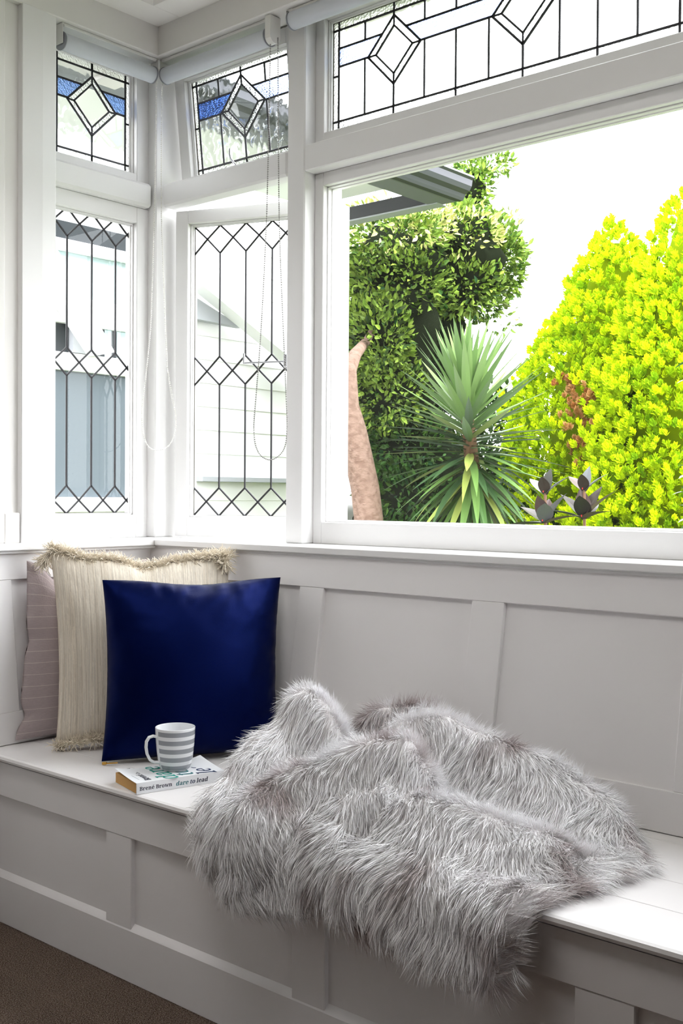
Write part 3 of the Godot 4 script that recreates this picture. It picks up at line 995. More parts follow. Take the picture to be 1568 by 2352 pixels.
func cushions() -> void:
	var cloth := noise_tex(0.12, 512, 2, false, 4.0, null, 31)
	var slub := noise_tex(0.05, 512, 3, false, 4.0, null, 32)
	# ---- grey striped linen cushion against the left wall
	var at := P(-2.62, SEAT, -1.84)
	var t := thing("cushion", at, "grey linen cushion with thin pale stripes, leaning on the end wall behind the cream one", "cushion", "cushions in the corner of the seat")
	var gm := relief(mat(Color(1, 1, 1), 0.9, 0.0, 0.2), cloth, 0.06)
	gm.albedo_texture = stripes_tex()
	gm.uv1_scale = Vector3(1, 1, 1)
	var tl := P(-2.728, -0.193, -1.781)
	var bl := P(-2.692, SEAT + 0.012, -1.722)
	var wide := Vector3(0.03, -0.01, -0.42)
	put("cover", pillow(tl - at, tl + wide - at, bl - at, bl + wide + Vector3(0.02, 0.01, 0) - at, 0.058, 40, 3, func(s, tt, front): return Vector3(0, -0.060 * exp(-pow((s - 0.26) / 0.13, 2.0)) * smooth(0.72, 1.0, tt), 0.012 * exp(-pow((tt - 0.55) / 0.05, 2.0)) * exp(-pow(s / 0.1, 2.0)) * -1.0 - 0.02 * exp(-pow((tt - 0.13) / 0.05, 2.0)) * exp(-pow(s / 0.12, 2.0)))), gm, t)
	# ---- cream fringed cushion in the middle
	at = P(-2.45, SEAT, -1.95)
	t = thing("cushion", at, "large cream woven cushion with shaggy fringe along its top and bottom", "cushion", "cushions in the corner of the seat")
	var cm := relief(mat(Color(1, 1, 1), 0.95, 0.0, 0.2), slub, 0.12)
	cm.albedo_texture = weave_tex()
	cm.uv1_scale = Vector3(1.0, 0.35, 1)
	tl = P(-2.664, -0.168, -1.815)
	var tr := P(-2.371, -0.188, -2.235)
	bl = P(-2.56, SEAT + 0.02, -1.765)
	var br := P(-2.26, SEAT + 0.02, -2.17)
	var sag := func(s, tt, front): return Vector3(0, (-0.022 * exp(-pow((s - 0.52) / 0.13, 2.0)) - 0.012 * exp(-pow((s - 0.2) / 0.08, 2.0))) * smooth(0.8, 1.0, tt), 0)
	put("cover", pillow(tl - at, tr - at, bl - at, br - at, 0.068, 44, 8, sag), cm, t)
	var fm := mat(Color(0.95, 0.91, 0.84), 0.9, 0.0, 0.2)
	var line := PackedVector3Array()
	for i in 21:
		var s := i / 20.0
		var p := tl.lerp(tr, s) - at
		p += Vector3(0, -0.028 * sin(PI * s) - 0.022 * exp(-pow((s - 0.52) / 0.13, 2.0)) - 0.012 * exp(-pow((s - 0.2) / 0.08, 2.0)) + 0.003, 0)
		line.append(p)
	var nrm := (tr - tl).cross(tl - bl).normalized()
	fringe(line, Vector3(0, 0.75, 0) + nrm * 0.35, 420, 0.038, t, fm, 11, 0.75)
	fringe(PackedVector3Array([tl - at + Vector3(0, 0.004, 0), tl - at + Vector3(-0.012, -0.02, 0.006)]), Vector3(-0.6, -0.9, 0.2), 26, 0.05, t, fm, 12, 0.35)
	fringe(PackedVector3Array([tr - at + Vector3(-0.03, 0.0, 0.01), tr - at + Vector3(0.01, -0.012, 0.02)]), Vector3(0.5, -0.5, 0.4), 40, 0.045, t, fm, 13, 0.6)
	line = PackedVector3Array()
	for i in 9: line.append(bl.lerp(br, i / 8.0) - at + nrm * 0.016 + Vector3(0, -0.008 + 0.022 * sin(PI * i / 8.0), 0))
	fringe(line, nrm * 0.7 + Vector3(-0.25, -0.12, 0.1), 260, 0.026, t, fm, 14, 0.8)
	put("cord", tube(line, 0.006, 8), fm, t)
	# ---- blue velvet cushion in front
	at = P(-2.25, SEAT, -1.93)
	t = thing("cushion", at, "square royal blue velvet cushion in front of the cream one", "cushion", "cushions in the corner of the seat")
	var bm := mat(Color(0.004, 0.050, 0.235), 0.46, 0.65, 0.2)
	relief(bm, cloth, 0.02, 6.0)
	tl = P(-2.4095, -0.2327, -1.806)
	tr = P(-2.1615, -0.2365, -2.236)
	bl = P(-2.333, SEAT + 0.008, -1.748)
	br = P(-2.075, SEAT + 0.010, -2.145)
	var blue := pillow(tl - at, tr - at, bl - at, br - at, 0.100, 60, 21, func(s, tt, front): return Vector3(0, 0.004 * sin(s * 9.0) * smooth(0.85, 1.0, tt), 0))
	put("cover", blue, bm, t)
	var zm := mat(Color(0.80, 0.62, 0.30), 0.3, 0.9)
	var st := mb()
	var zx := Transform3D(Basis.from_euler(Vector3(0, 0.55, 0.1)), bl - at + Vector3(0.018, -0.002, -0.004))
	box(st, Vector3(-0.012, -0.003, 0.0), Vector3(0.0, 0.004, 0.006), 0.001, zx)
	box(st, Vector3(0.0, -0.0015, 0.001), Vector3(0.030, 0.0015, 0.005), 0.0008, zx)
	tag(obj("zip_pull", st, zm, t), "brass zip pull at the lower left corner")


# ================================================================ book and mug
func text_mesh(s: String, size: float, depth: float, bold := false) -> TextMesh:
	var f := SystemFont.new()
	f.font_names = PackedStringArray(["Droid Serif"])
	if bold: f.font_weight = 700
	var t := TextMesh.new()
	t.text = s
	t.font = f
	t.font_size = 64
	t.pixel_size = size / 64.0
	t.depth = depth
	t.curve_step = 2.0
	return t


func book_and_mug() -> void:
	# book: u along the spine, v across the cover away from the spine
	var a := P(-2.0364, SEAT + 0.0006, -1.6256)
	var u := (P(-1.975247, SEAT, -1.85614) - a).normalized()
	var v := Vector3(u.z, 0, -u.x)
	if v.x > 0: v = -v
	var bx := Transform3D(Basis(u, Vector3.UP, -v), a)     # local: x along spine, y up, -z across the cover
	var t := thing("book", a, "white paperback lying under the mug, dare to lead on its spine", "book")
	t.basis = bx.basis
	var paper := mat(Color(0.93, 0.935, 0.945), 0.35)
	var L := 0.232
	var W := 0.130
	var T := 0.0265
	var st := mb()
	box(st, Vector3(0.0015, 0.001, -W + 0.003), Vector3(L - 0.0015, T - 0.0012, -0.0015), 0.0006)
	var page := mat(Color(0.83, 0.66, 0.44), 0.9, 0.0, 0.1)
	relief(page, noise_tex(0.05, 256, 2, false, 4.0, null, 41), 0.05, 10.0)
	tag(obj("page_block", st, page, t), "yellowed page edges")
	# cover: back board, spine, front board with a lifted far corner
	var pts := PackedVector3Array()
	var n := 14
	for j in n + 1:
		for i in n + 1:
			var s := float(i) / n
			var q := float(j) / n
			var lift := 0.012 * pow(s, 6.0) * pow(q, 1.5) + 0.009 * pow(q, 1.6) * pow(1.0 - s, 7.0)
			pts.append(Vector3(s * L, T + lift, -q * W))
	var top := grid_mesh(pts, n + 1, n + 1)
	put("front_cover", top, paper, t)
	st = mb()
	box(st, Vector3(0, -0.0002, -W), Vector3(L, 0.0008, 0.0), 0.0003)
	obj("back_cover", st, paper, t)
	st = mb()
	box(st, Vector3(0, 0, -0.0012), Vector3(L, T + 0.0004, 0.0006), 0.0006)
	obj("spine", st, paper, t)
	var ink := mat(Color(0.05, 0.08, 0.18), 0.6)
	var teal := mat(Color(0.10, 0.42, 0.45), 0.6)
	var teal2 := mat(Color(0.16, 0.60, 0.55), 0.6)
	var navy := mat(Color(0.06, 0.16, 0.32), 0.6)
	var slant := Basis(Vector3(1, 0, 0), Vector3(0.22, 1, 0), Vector3(0, 0, 1))
	var letter := func(s: String, size: float, m: Material, xf: Transform3D, bold := false, italic := false) -> void:
		var tm := text_mesh(s, size, 0.0004, bold)
		var g := SurfaceTool.new()
		g.begin(Mesh.PRIMITIVE_TRIANGLES)
		g.append_from(tm, 0, Transform3D(slant if italic else Basis(), Vector3.ZERO))
		put("lettering", g.commit(), m, t, xf)
	letter.call("Brené Brown", 0.0128, ink, Transform3D(Basis(), Vector3(0.0495, T * 0.46, 0.0007)), true)
	letter.call("dare", 0.0142, teal, Transform3D(Basis(), Vector3(0.1185, T * 0.44, 0.0007)), true, true)
	letter.call("to", 0.0142, navy, Transform3D(Basis(), Vector3(0.146, T * 0.44, 0.0007)), true, true)
	letter.call("lead", 0.0142, ink, Transform3D(Basis(), Vector3(0.172, T * 0.44, 0.0007)), true, true)
	# front cover: lines run from the spine across the cover, their tops towards the head of the book
	var cb := Basis(Vector3(0, 0, -1), Vector3(-1, 0, 0), Vector3(0, 1, 0))
	letter.call("lead", 0.062, navy, Transform3D(cb, Vector3(0.187, T + 0.0007, -0.058)), false, true)
	letter.call("to", 0.060, teal, Transform3D(cb, Vector3(0.134, T + 0.0007, -0.036)), false, true)
	letter.call("dare", 0.062, teal2, Transform3D(cb, Vector3(0.088, T + 0.0007, -0.062)), false, true)
	letter.call("Brené Brown", 0.0205, ink, Transform3D(cb, Vector3(0.036, T + 0.0012, -0.075)), false)
	st = mb()   # a line of print too small to read, and a crease near the tail
	for k in 26: box(st, Vector3(0.0165, T + 0.0016, -0.022 - k * 0.0036), Vector3(0.0175, T + 0.0019, -0.0245 - k * 0.0036), 0.00005)
	obj("fine_print", st, mat(Color(0.62, 0.63, 0.66), 0.6), t)
	# ---- mug
	var mp := P(-2.0757, SEAT + T + 0.0006, -1.7771)
	t = thing("mug", mp, "white mug with grey horizontal stripes standing on the paperback", "mug")
	var im := Image.create_empty(512, 256, false, Image.FORMAT_RGB8)
	im.fill(Color(0.93, 0.935, 0.945))
	for k in 5:
		var y0 := int(256.0 * (0.055 + k * 0.2))
		for y in range(y0, y0 + 28):
			for x in range(22, 490):
				if y < 256: im.set_pixel(x, y, Color(0.60, 0.615, 0.635))
	var mm := mat(Color(1, 1, 1), 0.12)
	mm.albedo_texture = ImageTexture.create_from_image(im)
	var hh := 0.104
	var prof := PackedVector2Array()
	for p in [[0.0, 0.0], [0.028, 0.0], [0.0325, 0.0006], [0.036, 0.004], [0.0395, 0.012], [0.0425, 0.026], [0.0452, 0.045], [0.0474, 0.070], [0.0486, 0.092], [0.0490, 0.1035], [0.0485, 0.1045], [0.0476, 0.1045], [0.0472, 0.1036], [0.0468, 0.092], [0.0455, 0.070], [0.0432, 0.045], [0.0405, 0.026], [0.036, 0.012], [0.030, 0.007], [0.0, 0.006]]:
		prof.append(Vector2(p[0], p[1]))
	var pv := PackedVector3Array()
	var puv := PackedVector2Array()
	var sides := 56
	for i in prof.size():
		for k in sides + 1:
			var an := TAU * k / sides
			pv.append(Vector3(cos(an) * prof[i].x, prof[i].y, sin(an) * prof[i].x))
			puv.append(Vector2(float(k) / sides, 1.0 - prof[i].y / hh if i < 10 else 0.02))
	# the seam of the print, and the handle, point to the left of the view
	var turn := Basis(Vector3.UP, deg_to_rad(246.0))
	put("body", grid_mesh(pv, sides + 1, prof.size(), false, puv, false, true), mm, t, Transform3D(turn, Vector3.ZERO))
	var hm := mat(Color(0.93, 0.935, 0.945), 0.12)
	var hp := [[0.0455, 0.083], [0.056, 0.086], [0.066, 0.0835], [0.0725, 0.074], [0.0735, 0.060], [0.071, 0.044], [0.064, 0.029], [0.054, 0.0215], [0.041, 0.0205]]
	var hv := PackedVector3Array()
	var ring := 12
	for i in hp.size():
		var p0: Array = hp[maxi(i - 1, 0)]
		var p1: Array = hp[mini(i + 1, hp.size() - 1)]
		var d := Vector2(p1[0] - p0[0], p1[1] - p0[1]).normalized()
		var nn := Vector2(-d.y, d.x)
		for k in ring:
			var an := TAU * k / ring
			var off := cos(an) * 0.0036
			hv.append(Vector3(hp[i][0] + nn.x * off, hp[i][1] + nn.y * off, sin(an) * 0.0075))
	put("handle", grid_mesh(hv, ring, hp.size(), true), hm, t, Transform3D(turn, Vector3.ZERO))


# ================================================================ fur throw
var ridges := [
	[[-1.77, 0.49, 0.085, 0.070], [-1.755, 0.38, 0.150, 0.085], [-1.74, 0.29, 0.175, 0.085], [-1.73, 0.22, 0.160, 0.075]],
	[[-1.815, 0.265, 0.170, 0.060], [-1.75, 0.265, 0.198, 0.075], [-1.68, 0.27, 0.200, 0.070], [-1.645, 0.285, 0.190, 0.050]],
	[[-1.38, 0.35, 0.190, 0.065], [-1.47, 0.39, 0.170, 0.070], [-1.60, 0.48, 0.100, 0.080], [-1.66, 0.58, 0.050, 0.060]],
	[[-1.49, 0.21, 0.190, 0.060], [-1.40, 0.185, 0.205, 0.070], [-1.28, 0.175, 0.180, 0.080], [-1.15, 0.17, 0.145, 0.085], [-1.04, 0.18, 0.100, 0.080], [-0.95, 0.22, 0.030, 0.060]],
	[[-1.66, 0.09, 0.180, 0.070], [-1.50, 0.10, 0.205, 0.070]],
	[[-1.42, 0.47, 0.085, 0.060], [-1.36, 0.44, 0.105, 0.065], [-1.20, 0.42, 0.100, 0.080], [-1.05, 0.38, 0.070, 0.085], [-0.97, 0.34, 0.030, 0.070]],
	[[-1.62, 0.60, 0.050, 0.055], [-1.60, 0.68, 0.045, 0.060]],
	[[-1.34, 0.60, 0.030, 0.070], [-1.10, 0.63, 0.030, 0.080]],
	[[-1.75, 0.60, 0.030, 0.045], [-1.73, 0.66, 0.025, 0.045]]]
var creases := [
	[[-1.335, 0.44], [-1.36, 0.52], [-1.385, 0.62], 0.020, 0.035],
	[[-1.66, 0.60], [-1.69, 0.68], [-1.69, 0.74], 0.022, 0.03],
	[[-1.55, 0.62], [-1.50, 0.68], [-1.40, 0.69], 0.018, 0.02]]
var th_noise := FastNoiseLite.new()


func seg_dist(p: Vector2, a: Vector2, b: Vector2) -> Vector2:   # (distance, position along)
	var d := b - a
	var t := clampf((p - a).dot(d) / d.length_squared(), 0, 1)
	return Vector2(p.distance_to(a + d * t), t)


func throw_height(x: float, s: float) -> float:
	var sum := 0.0
	var p := Vector2(x, s)
	for r in ridges:
		var best := 0.0
		for i in r.size() - 1:
			var a: Array = r[i]
			var b: Array = r[i + 1]
			var q := seg_dist(p, Vector2(a[0], a[1]), Vector2(b[0], b[1]))
			var h := lerpf(a[2], b[2], q.y)
			var w := lerpf(a[3], b[3], q.y)
			best = maxf(best, h * exp(-pow(q.x / w, 2.0) * 0.8))
		sum += pow(best, 3.0)
	var h := pow(sum, 1.0 / 3.0)
	for c in creases:
		for i in 2:
			var q := seg_dist(p, Vector2(c[i][0], c[i][1]), Vector2(c[i + 1][0], c[i + 1][1]))
			h -= c[4] * 0.6 * exp(-pow(q.x / c[3], 2.0))
	h += th_noise.get_noise_2d(x * 1.0, s * 1.0) * 0.010
	return h


func throw_point(u: float, t: float) -> Vector3:
	# left and right edges as functions of s, hem as a function of x
	var x0 := -1.80
	var x1 := -0.90
	var s := t * 0.66
	for k in 2:
		x0 = curve_at([[0.0, -1.69], [0.10, -1.76], [0.22, -1.80], [0.40, -1.815], [0.52, -1.795], [0.62, -1.77], [0.74, -1.70]], s)
		x1 = curve_at([[0.0, -1.06], [0.12, -0.975], [0.22, -0.905], [0.36, -0.925], [0.50, -0.945], [0.62, -0.975], [0.74, -1.0]], s)
		var x := lerpf(x0, x1, u)
		var hem := curve_at([[-1.80, 0.58], [-1.76, 0.61], [-1.70, 0.665], [-1.648, 0.685], [-1.55, 0.68], [-1.47, 0.66], [-1.43, 0.64], [-1.36, 0.65], [-1.25, 0.665], [-1.15, 0.68], [-1.02, 0.69], [-0.985, 0.65], [-0.96, 0.61], [-0.94, 0.55]], x)
		s = t * hem
	var xx := lerpf(x0, x1, u)
	var edge := minf(minf(u, 1.0 - u) / 0.05, minf(t / 0.05, (1.0 - t) / 0.04))
	var h := 0.012 + maxf(throw_height(xx, s), 0.018) * smooth(0.0, 1.0, edge)
	var flat := 0.52
	var R := 0.034
	var pos: Vector3
	var n: Vector3
	if s < flat:
		pos = P(xx, SEAT, s - 2.15)
		n = Vector3.UP
	else:
		var a := minf((s - flat) / R, PI / 2)
		pos = P(xx, SEAT - R + cos(a) * R, -1.63 + sin(a) * R)
		n = Vector3(0, cos(a), sin(a))
		if (s - flat) / R > PI / 2: pos.y -= s - flat - R * PI / 2
	# tall folds lean a little to the front
	return pos + n * h


func strand_tuft(rng: RandomNumberGenerator, n: int, length: float) -> Array:
	var tm := PackedVector3Array()
	var tc := PackedColorArray()
	for k in n:
		var p := Vector3(rng.randf_range(-1, 1), 0, rng.randf_range(-1, 1)) * 0.008
		var d := Vector3(rng.randf_range(-0.16, 0.16), 1.0, rng.randf_range(-0.16, 0.16)).normalized()
		var bend := Vector3(rng.randf_range(-0.22, 0.22), 0, rng.randf_range(-0.6, -0.1))
		var l := length * rng.randf_range(0.6, 1.1)
		var side := Vector3(rng.randf_range(-1, 1), 0, rng.randf_range(-0.6, 0.6)).normalized() * 0.00062
		var tone := rng.randf_range(0.95, 1.02)
		var prev := []
		for i in 4:
			var t := i / 3.0
			var q := p + d * l * t + bend * l * t * t * 0.6
			var w := side * (1.0 - 0.6 * t)
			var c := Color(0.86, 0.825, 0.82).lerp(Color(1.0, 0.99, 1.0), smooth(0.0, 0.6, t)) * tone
			var now := [q - w, q + w, c]
			if i:
				if i < 3:
					for v in [[prev[0], prev[2]], [prev[1], prev[2]], [now[1], c], [prev[0], prev[2]], [now[1], c], [now[0], c]]:
						tm.append(v[0]); tc.append(v[1])
				else:
					for v in [[prev[0], prev[2]], [prev[1], prev[2]], [q, c]]:
						tm.append(v[0]); tc.append(v[1])
			prev = now
	return [tm, tc]


func throw() -> void:
	th_noise.seed = 5
	th_noise.frequency = 9.0
	var at := P(-1.35, SEAT, -1.85)
	var t := thing("throw", at, "rumpled pale grey faux fur throw draped over the seat and hanging down its front", "blanket")
	var NU := 120
	var NT := 110
	var v := PackedVector3Array()
	for j in NT + 1:
		for i in NU + 1:
			v.append(throw_point(float(i) / NU, float(j) / NT) - at)
	var hide := mat(Color(0.96, 0.945, 0.945), 0.95, 0.0, 0.1)
	var body := grid_mesh(v, NU + 1, NT + 1)
	put("backing", body, hide, t)
	# fur: tufts spread evenly over the area, lying down the fall of the cloth
	var rng := RandomNumberGenerator.new()
	rng.seed = 99
	var fur := mat(Color(1, 1, 1), 0.7, 0.0, 0.3)
	fur.vertex_color_use_as_albedo = true
	fur.backlight_enabled = false
	fur.backlight = Color(0.6, 0.6, 0.6)
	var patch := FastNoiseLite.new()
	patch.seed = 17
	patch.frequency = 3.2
	var xf: Array = [[], [], []]
	var cols: Array = [[], [], []]
	var density := 14500.0
	for j in NT:
		for i in NU:
			var a := v[j * (NU + 1) + i]
			var b := v[j * (NU + 1) + i + 1]
			var c := v[(j + 1) * (NU + 1) + i]
			var d := v[(j + 1) * (NU + 1) + i + 1]
			var cr := (c - a).cross(b - a) + (c - d).cross(b - d) * -1.0
			var area := cr.length() / 2.0
			var n := cr.normalized()
			var amount := area * density
			var count := int(amount) + (1 if rng.randf() < fposmod(amount, 1.0) else 0)
			var down := (c - a).normalized()
			var flow := (down * 0.75 + (b - a).normalized() * (0.30 + 1.1 * patch.get_noise_2d(i * 0.014 + 40.0, j * 0.014)) + Vector3(0, -0.2, 0))
			var rim := minf(minf(i, NU - 1 - i), minf(j, NT - 1 - j))
			if rim < 5:   # edges fan outwards
				var o := Vector3()
				if i < 5: o -= (b - a).normalized()
				if i > NU - 6: o += (b - a).normalized()
				if j < 5: o -= down
				if j > NT - 6: o += down
				flow = flow * 0.3 + o
			for k in count:
				var p := a + (b - a) * rng.randf() + (c - a) * rng.randf()
				var jit := Vector3(rng.randf_range(-1, 1), rng.randf_range(-1, 1), rng.randf_range(-1, 1)) * 0.11
				var y := (n * 0.55 + flow * 0.8 + jit).normalized()
				var z := (n - y * n.dot(y)).normalized()
				var x := y.cross(z)
				var q := rng.randi() % 3
				xf[q].append(Transform3D(Basis(x, y, z).scaled_local(Vector3.ONE * rng.randf_range(0.8, 1.15)), p - n * 0.002))
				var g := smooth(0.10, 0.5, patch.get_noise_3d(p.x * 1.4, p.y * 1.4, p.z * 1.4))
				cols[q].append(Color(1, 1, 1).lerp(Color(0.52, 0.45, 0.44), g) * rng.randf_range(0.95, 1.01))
	for q in 3:
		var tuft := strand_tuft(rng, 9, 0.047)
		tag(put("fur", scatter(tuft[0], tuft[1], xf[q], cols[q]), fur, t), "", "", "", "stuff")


# ================================================================ the garden and the house next door
func blade(length: float, width: float, fold: float, droop: float, steps := 4) -> ArrayMesh:
	# a leaf along +y, face +z
	var st := mb()
	var prev := []
	for i in steps + 1:
		var t := float(i) / steps
		var w := width * 0.5 * sin(PI * pow(clampf(t * 0.94 + 0.06, 0, 1), 0.8))
		if i == steps: w = 0.0003
		var m := Vector3(0, length * t * (1.0 - 0.25 * droop * t), -droop * length * t * t * 0.5)
		var now := [m + Vector3(-w, 0, w * fold), m, m + Vector3(w, 0, w * fold)]
		if i:
			for k in 2:
				quad(st, prev[k], prev[k + 1], now[k + 1], now[k], Vector3(0, 0, 1))
		prev = now
	return st.commit()


func flake(length: float, width: float) -> ArrayMesh:   # a small folded diamond
	var st := mb()
	var a := Vector3.ZERO
	var b := Vector3(0, length, -0.1 * length)
	for s in [-1.0, 1.0]:
		tri(st, a, b, Vector3(s * width / 2.0, length * 0.5, width * 0.25), Vector3(0, 0, 1))
	return st.commit()


func many(called: String, under: Node3D, mesh: Mesh, m: Material, xf: Array, cols: Array) -> void:
	tag(put(called, scatter(mesh.get_faces(), PackedColorArray(), xf, cols), m, under), "", "", "", "stuff")


func leaf_mat(rough := 0.4, glow := 0.25) -> StandardMaterial3D:
	var m := mat(Color(1, 1, 1), rough, 0.0, 0.18)
	m.vertex_color_use_as_albedo = true
	if glow > 0.3:
		m.backlight_enabled = true
		m.backlight = Color(glow, glow, glow)
	return m


func facing(dir: Vector3, roll: float) -> Basis:
	var y := dir.normalized()
	var x := y.cross(Vector3.UP if absf(y.y) < 0.95 else Vector3.RIGHT).normalized()
	return Basis(x, y, x.cross(y)).rotated(y, roll)


func clump(xf: Array, cols: Array, c: Vector3, r: Vector3, count: int, rng: RandomNumberGenerator, a: Color, b: Color, size: float, shell := 0.55) -> void:
	for k in count:
		var d := Vector3(rng.randfn(), rng.randfn(), rng.randfn()).normalized()
		var q := pow(rng.randf(), 0.45)
		q = lerpf(shell, 1.0, q) * (rng.randf_range(1.0, 1.22) if rng.randf() < 0.15 else 1.0)
		var p := c + d * r * q
		var out := (d + Vector3(0, 0.35, 0.25) + Vector3(rng.randf_range(-1, 1), rng.randf_range(-0.9, 0.5), rng.randf_range(-1, 1)) * 0.8).normalized()
		xf.append(Transform3D(facing(out, rng.randf() * TAU).scaled_local(Vector3.ONE * size * rng.randf_range(0.6, 1.15)), p))
		var col := a.lerp(b, rng.randf()) * rng.randf_range(0.8, 1.1)
		cols.append(col)


func lump(r: Vector3, seed_: int) -> ArrayMesh:
	var noise := FastNoiseLite.new()
	noise.seed = seed_
	noise.frequency = 1.2
	var v := PackedVector3Array()
	for j in 13:
		var e := -PI / 2 + PI * (j + 0.02) / 12.04
		for i in 22:
			var a := TAU * i / 22.0
			var d := Vector3(cos(a) * cos(e), sin(e), sin(a) * cos(e))
			v.append(d * r * (1.0 + 0.35 * noise.get_noise_3dv(d * 1.6)))
	return grid_mesh(v, 22, 13, true, PackedVector2Array(), true)


func conifer(at: Vector3, prof: Array, label: String, seed_: int, browns: Array, count: int) -> void:
	var rng := RandomNumberGenerator.new()
	rng.seed = seed_
	var noise := FastNoiseLite.new()
	noise.seed = seed_
	noise.frequency = 1.7
	var t := thing("conifer", at, label, "tree", "golden conifers at the right")
	var bark := mat(Color(0.30, 0.20, 0.14), 0.95)
	var top: float = prof[-1][0]
	put("trunk", tube(PackedVector3Array([Vector3.ZERO, Vector3(0, 1.2, 0), Vector3(0, top * 0.8, 0)]), [0.07, 0.05, 0.02], 10), bark, t)
	# inner mass, its darker colour standing in for the shade inside
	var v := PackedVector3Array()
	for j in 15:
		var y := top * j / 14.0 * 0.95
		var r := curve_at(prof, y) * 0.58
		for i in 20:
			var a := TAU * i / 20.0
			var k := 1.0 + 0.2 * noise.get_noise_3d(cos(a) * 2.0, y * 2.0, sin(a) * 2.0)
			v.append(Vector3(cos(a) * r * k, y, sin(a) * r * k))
	put("shaded_core", grid_mesh(v, 20, 15, true, PackedVector2Array(), true), mat(Color(0.40, 0.47, 0.03), 0.95, 0.0, 0.1), t)
	var xf := []
	var cols := []
	for k in count:
		var y := top * (1.0 - pow(rng.randf(), 0.62))
		if y < 0.9 and rng.randf() < 0.75: y = lerpf(0.9, top, rng.randf() * 0.8)
		var a := rng.randf() * TAU
		var d := Vector3(cos(a), 0, sin(a))
		var lump := noise.get_noise_3d(d.x * 1.6, y * 1.5, d.z * 1.6)
		var lump2 := noise.get_noise_3d(d.x * 5.0 + 9.0, y * 4.0, d.z * 5.0)
		var r := curve_at(prof, y) * (1.0 + 0.18 * lump + 0.22 * lump2) * rng.randf_range(0.80, 1.0)
		var p := Vector3(d.x * r, y, d.z * r)
		var dir := (d * 0.55 + Vector3(0, 0.95, 0) + Vector3(rng.randf_range(-1, 1), 0, rng.randf_range(-1, 1)) * 0.35)
		xf.append(Transform3D(facing(dir, rng.randf() * TAU).scaled_local(Vector3.ONE * rng.randf_range(0.7, 1.25)), p))
		var c := Color(0.62, 0.74, 0.006).lerp(Color(0.24, 0.42, 0.006), clampf(rng.randf() * 0.9 - lump2 * 0.9, 0, 1))  # sprays in hollows coloured darker for the shade there
		for b in browns:
			var w: float = (p + at).distance_to(b[0]) / b[1]
			if w < rng.randf_range(0.6, 1.1): c = Color(0.40, 0.15, 0.05).lerp(Color(0.62, 0.36, 0.16), rng.randf())
		cols.append(c)
	# a spray: a plume of overlapping scale-leaf fingers
	var st := mb()
	for k in 12:
		var f := k / 11.0
		var a := k * 2.4
		var b := flake(0.046 * (1.0 - 0.25 * f), 0.020)
		var dd := Vector3(cos(a) * (0.8 - 0.5 * f), 0.75 + 0.3 * f, sin(a) * (0.8 - 0.5 * f))
		st.append_from(b, 0, Transform3D(facing(dd, a), Vector3(0, 0.035 * f, 0)))
	many("foliage", t, st.commit(), leaf_mat(0.7, 0.4), xf, cols)


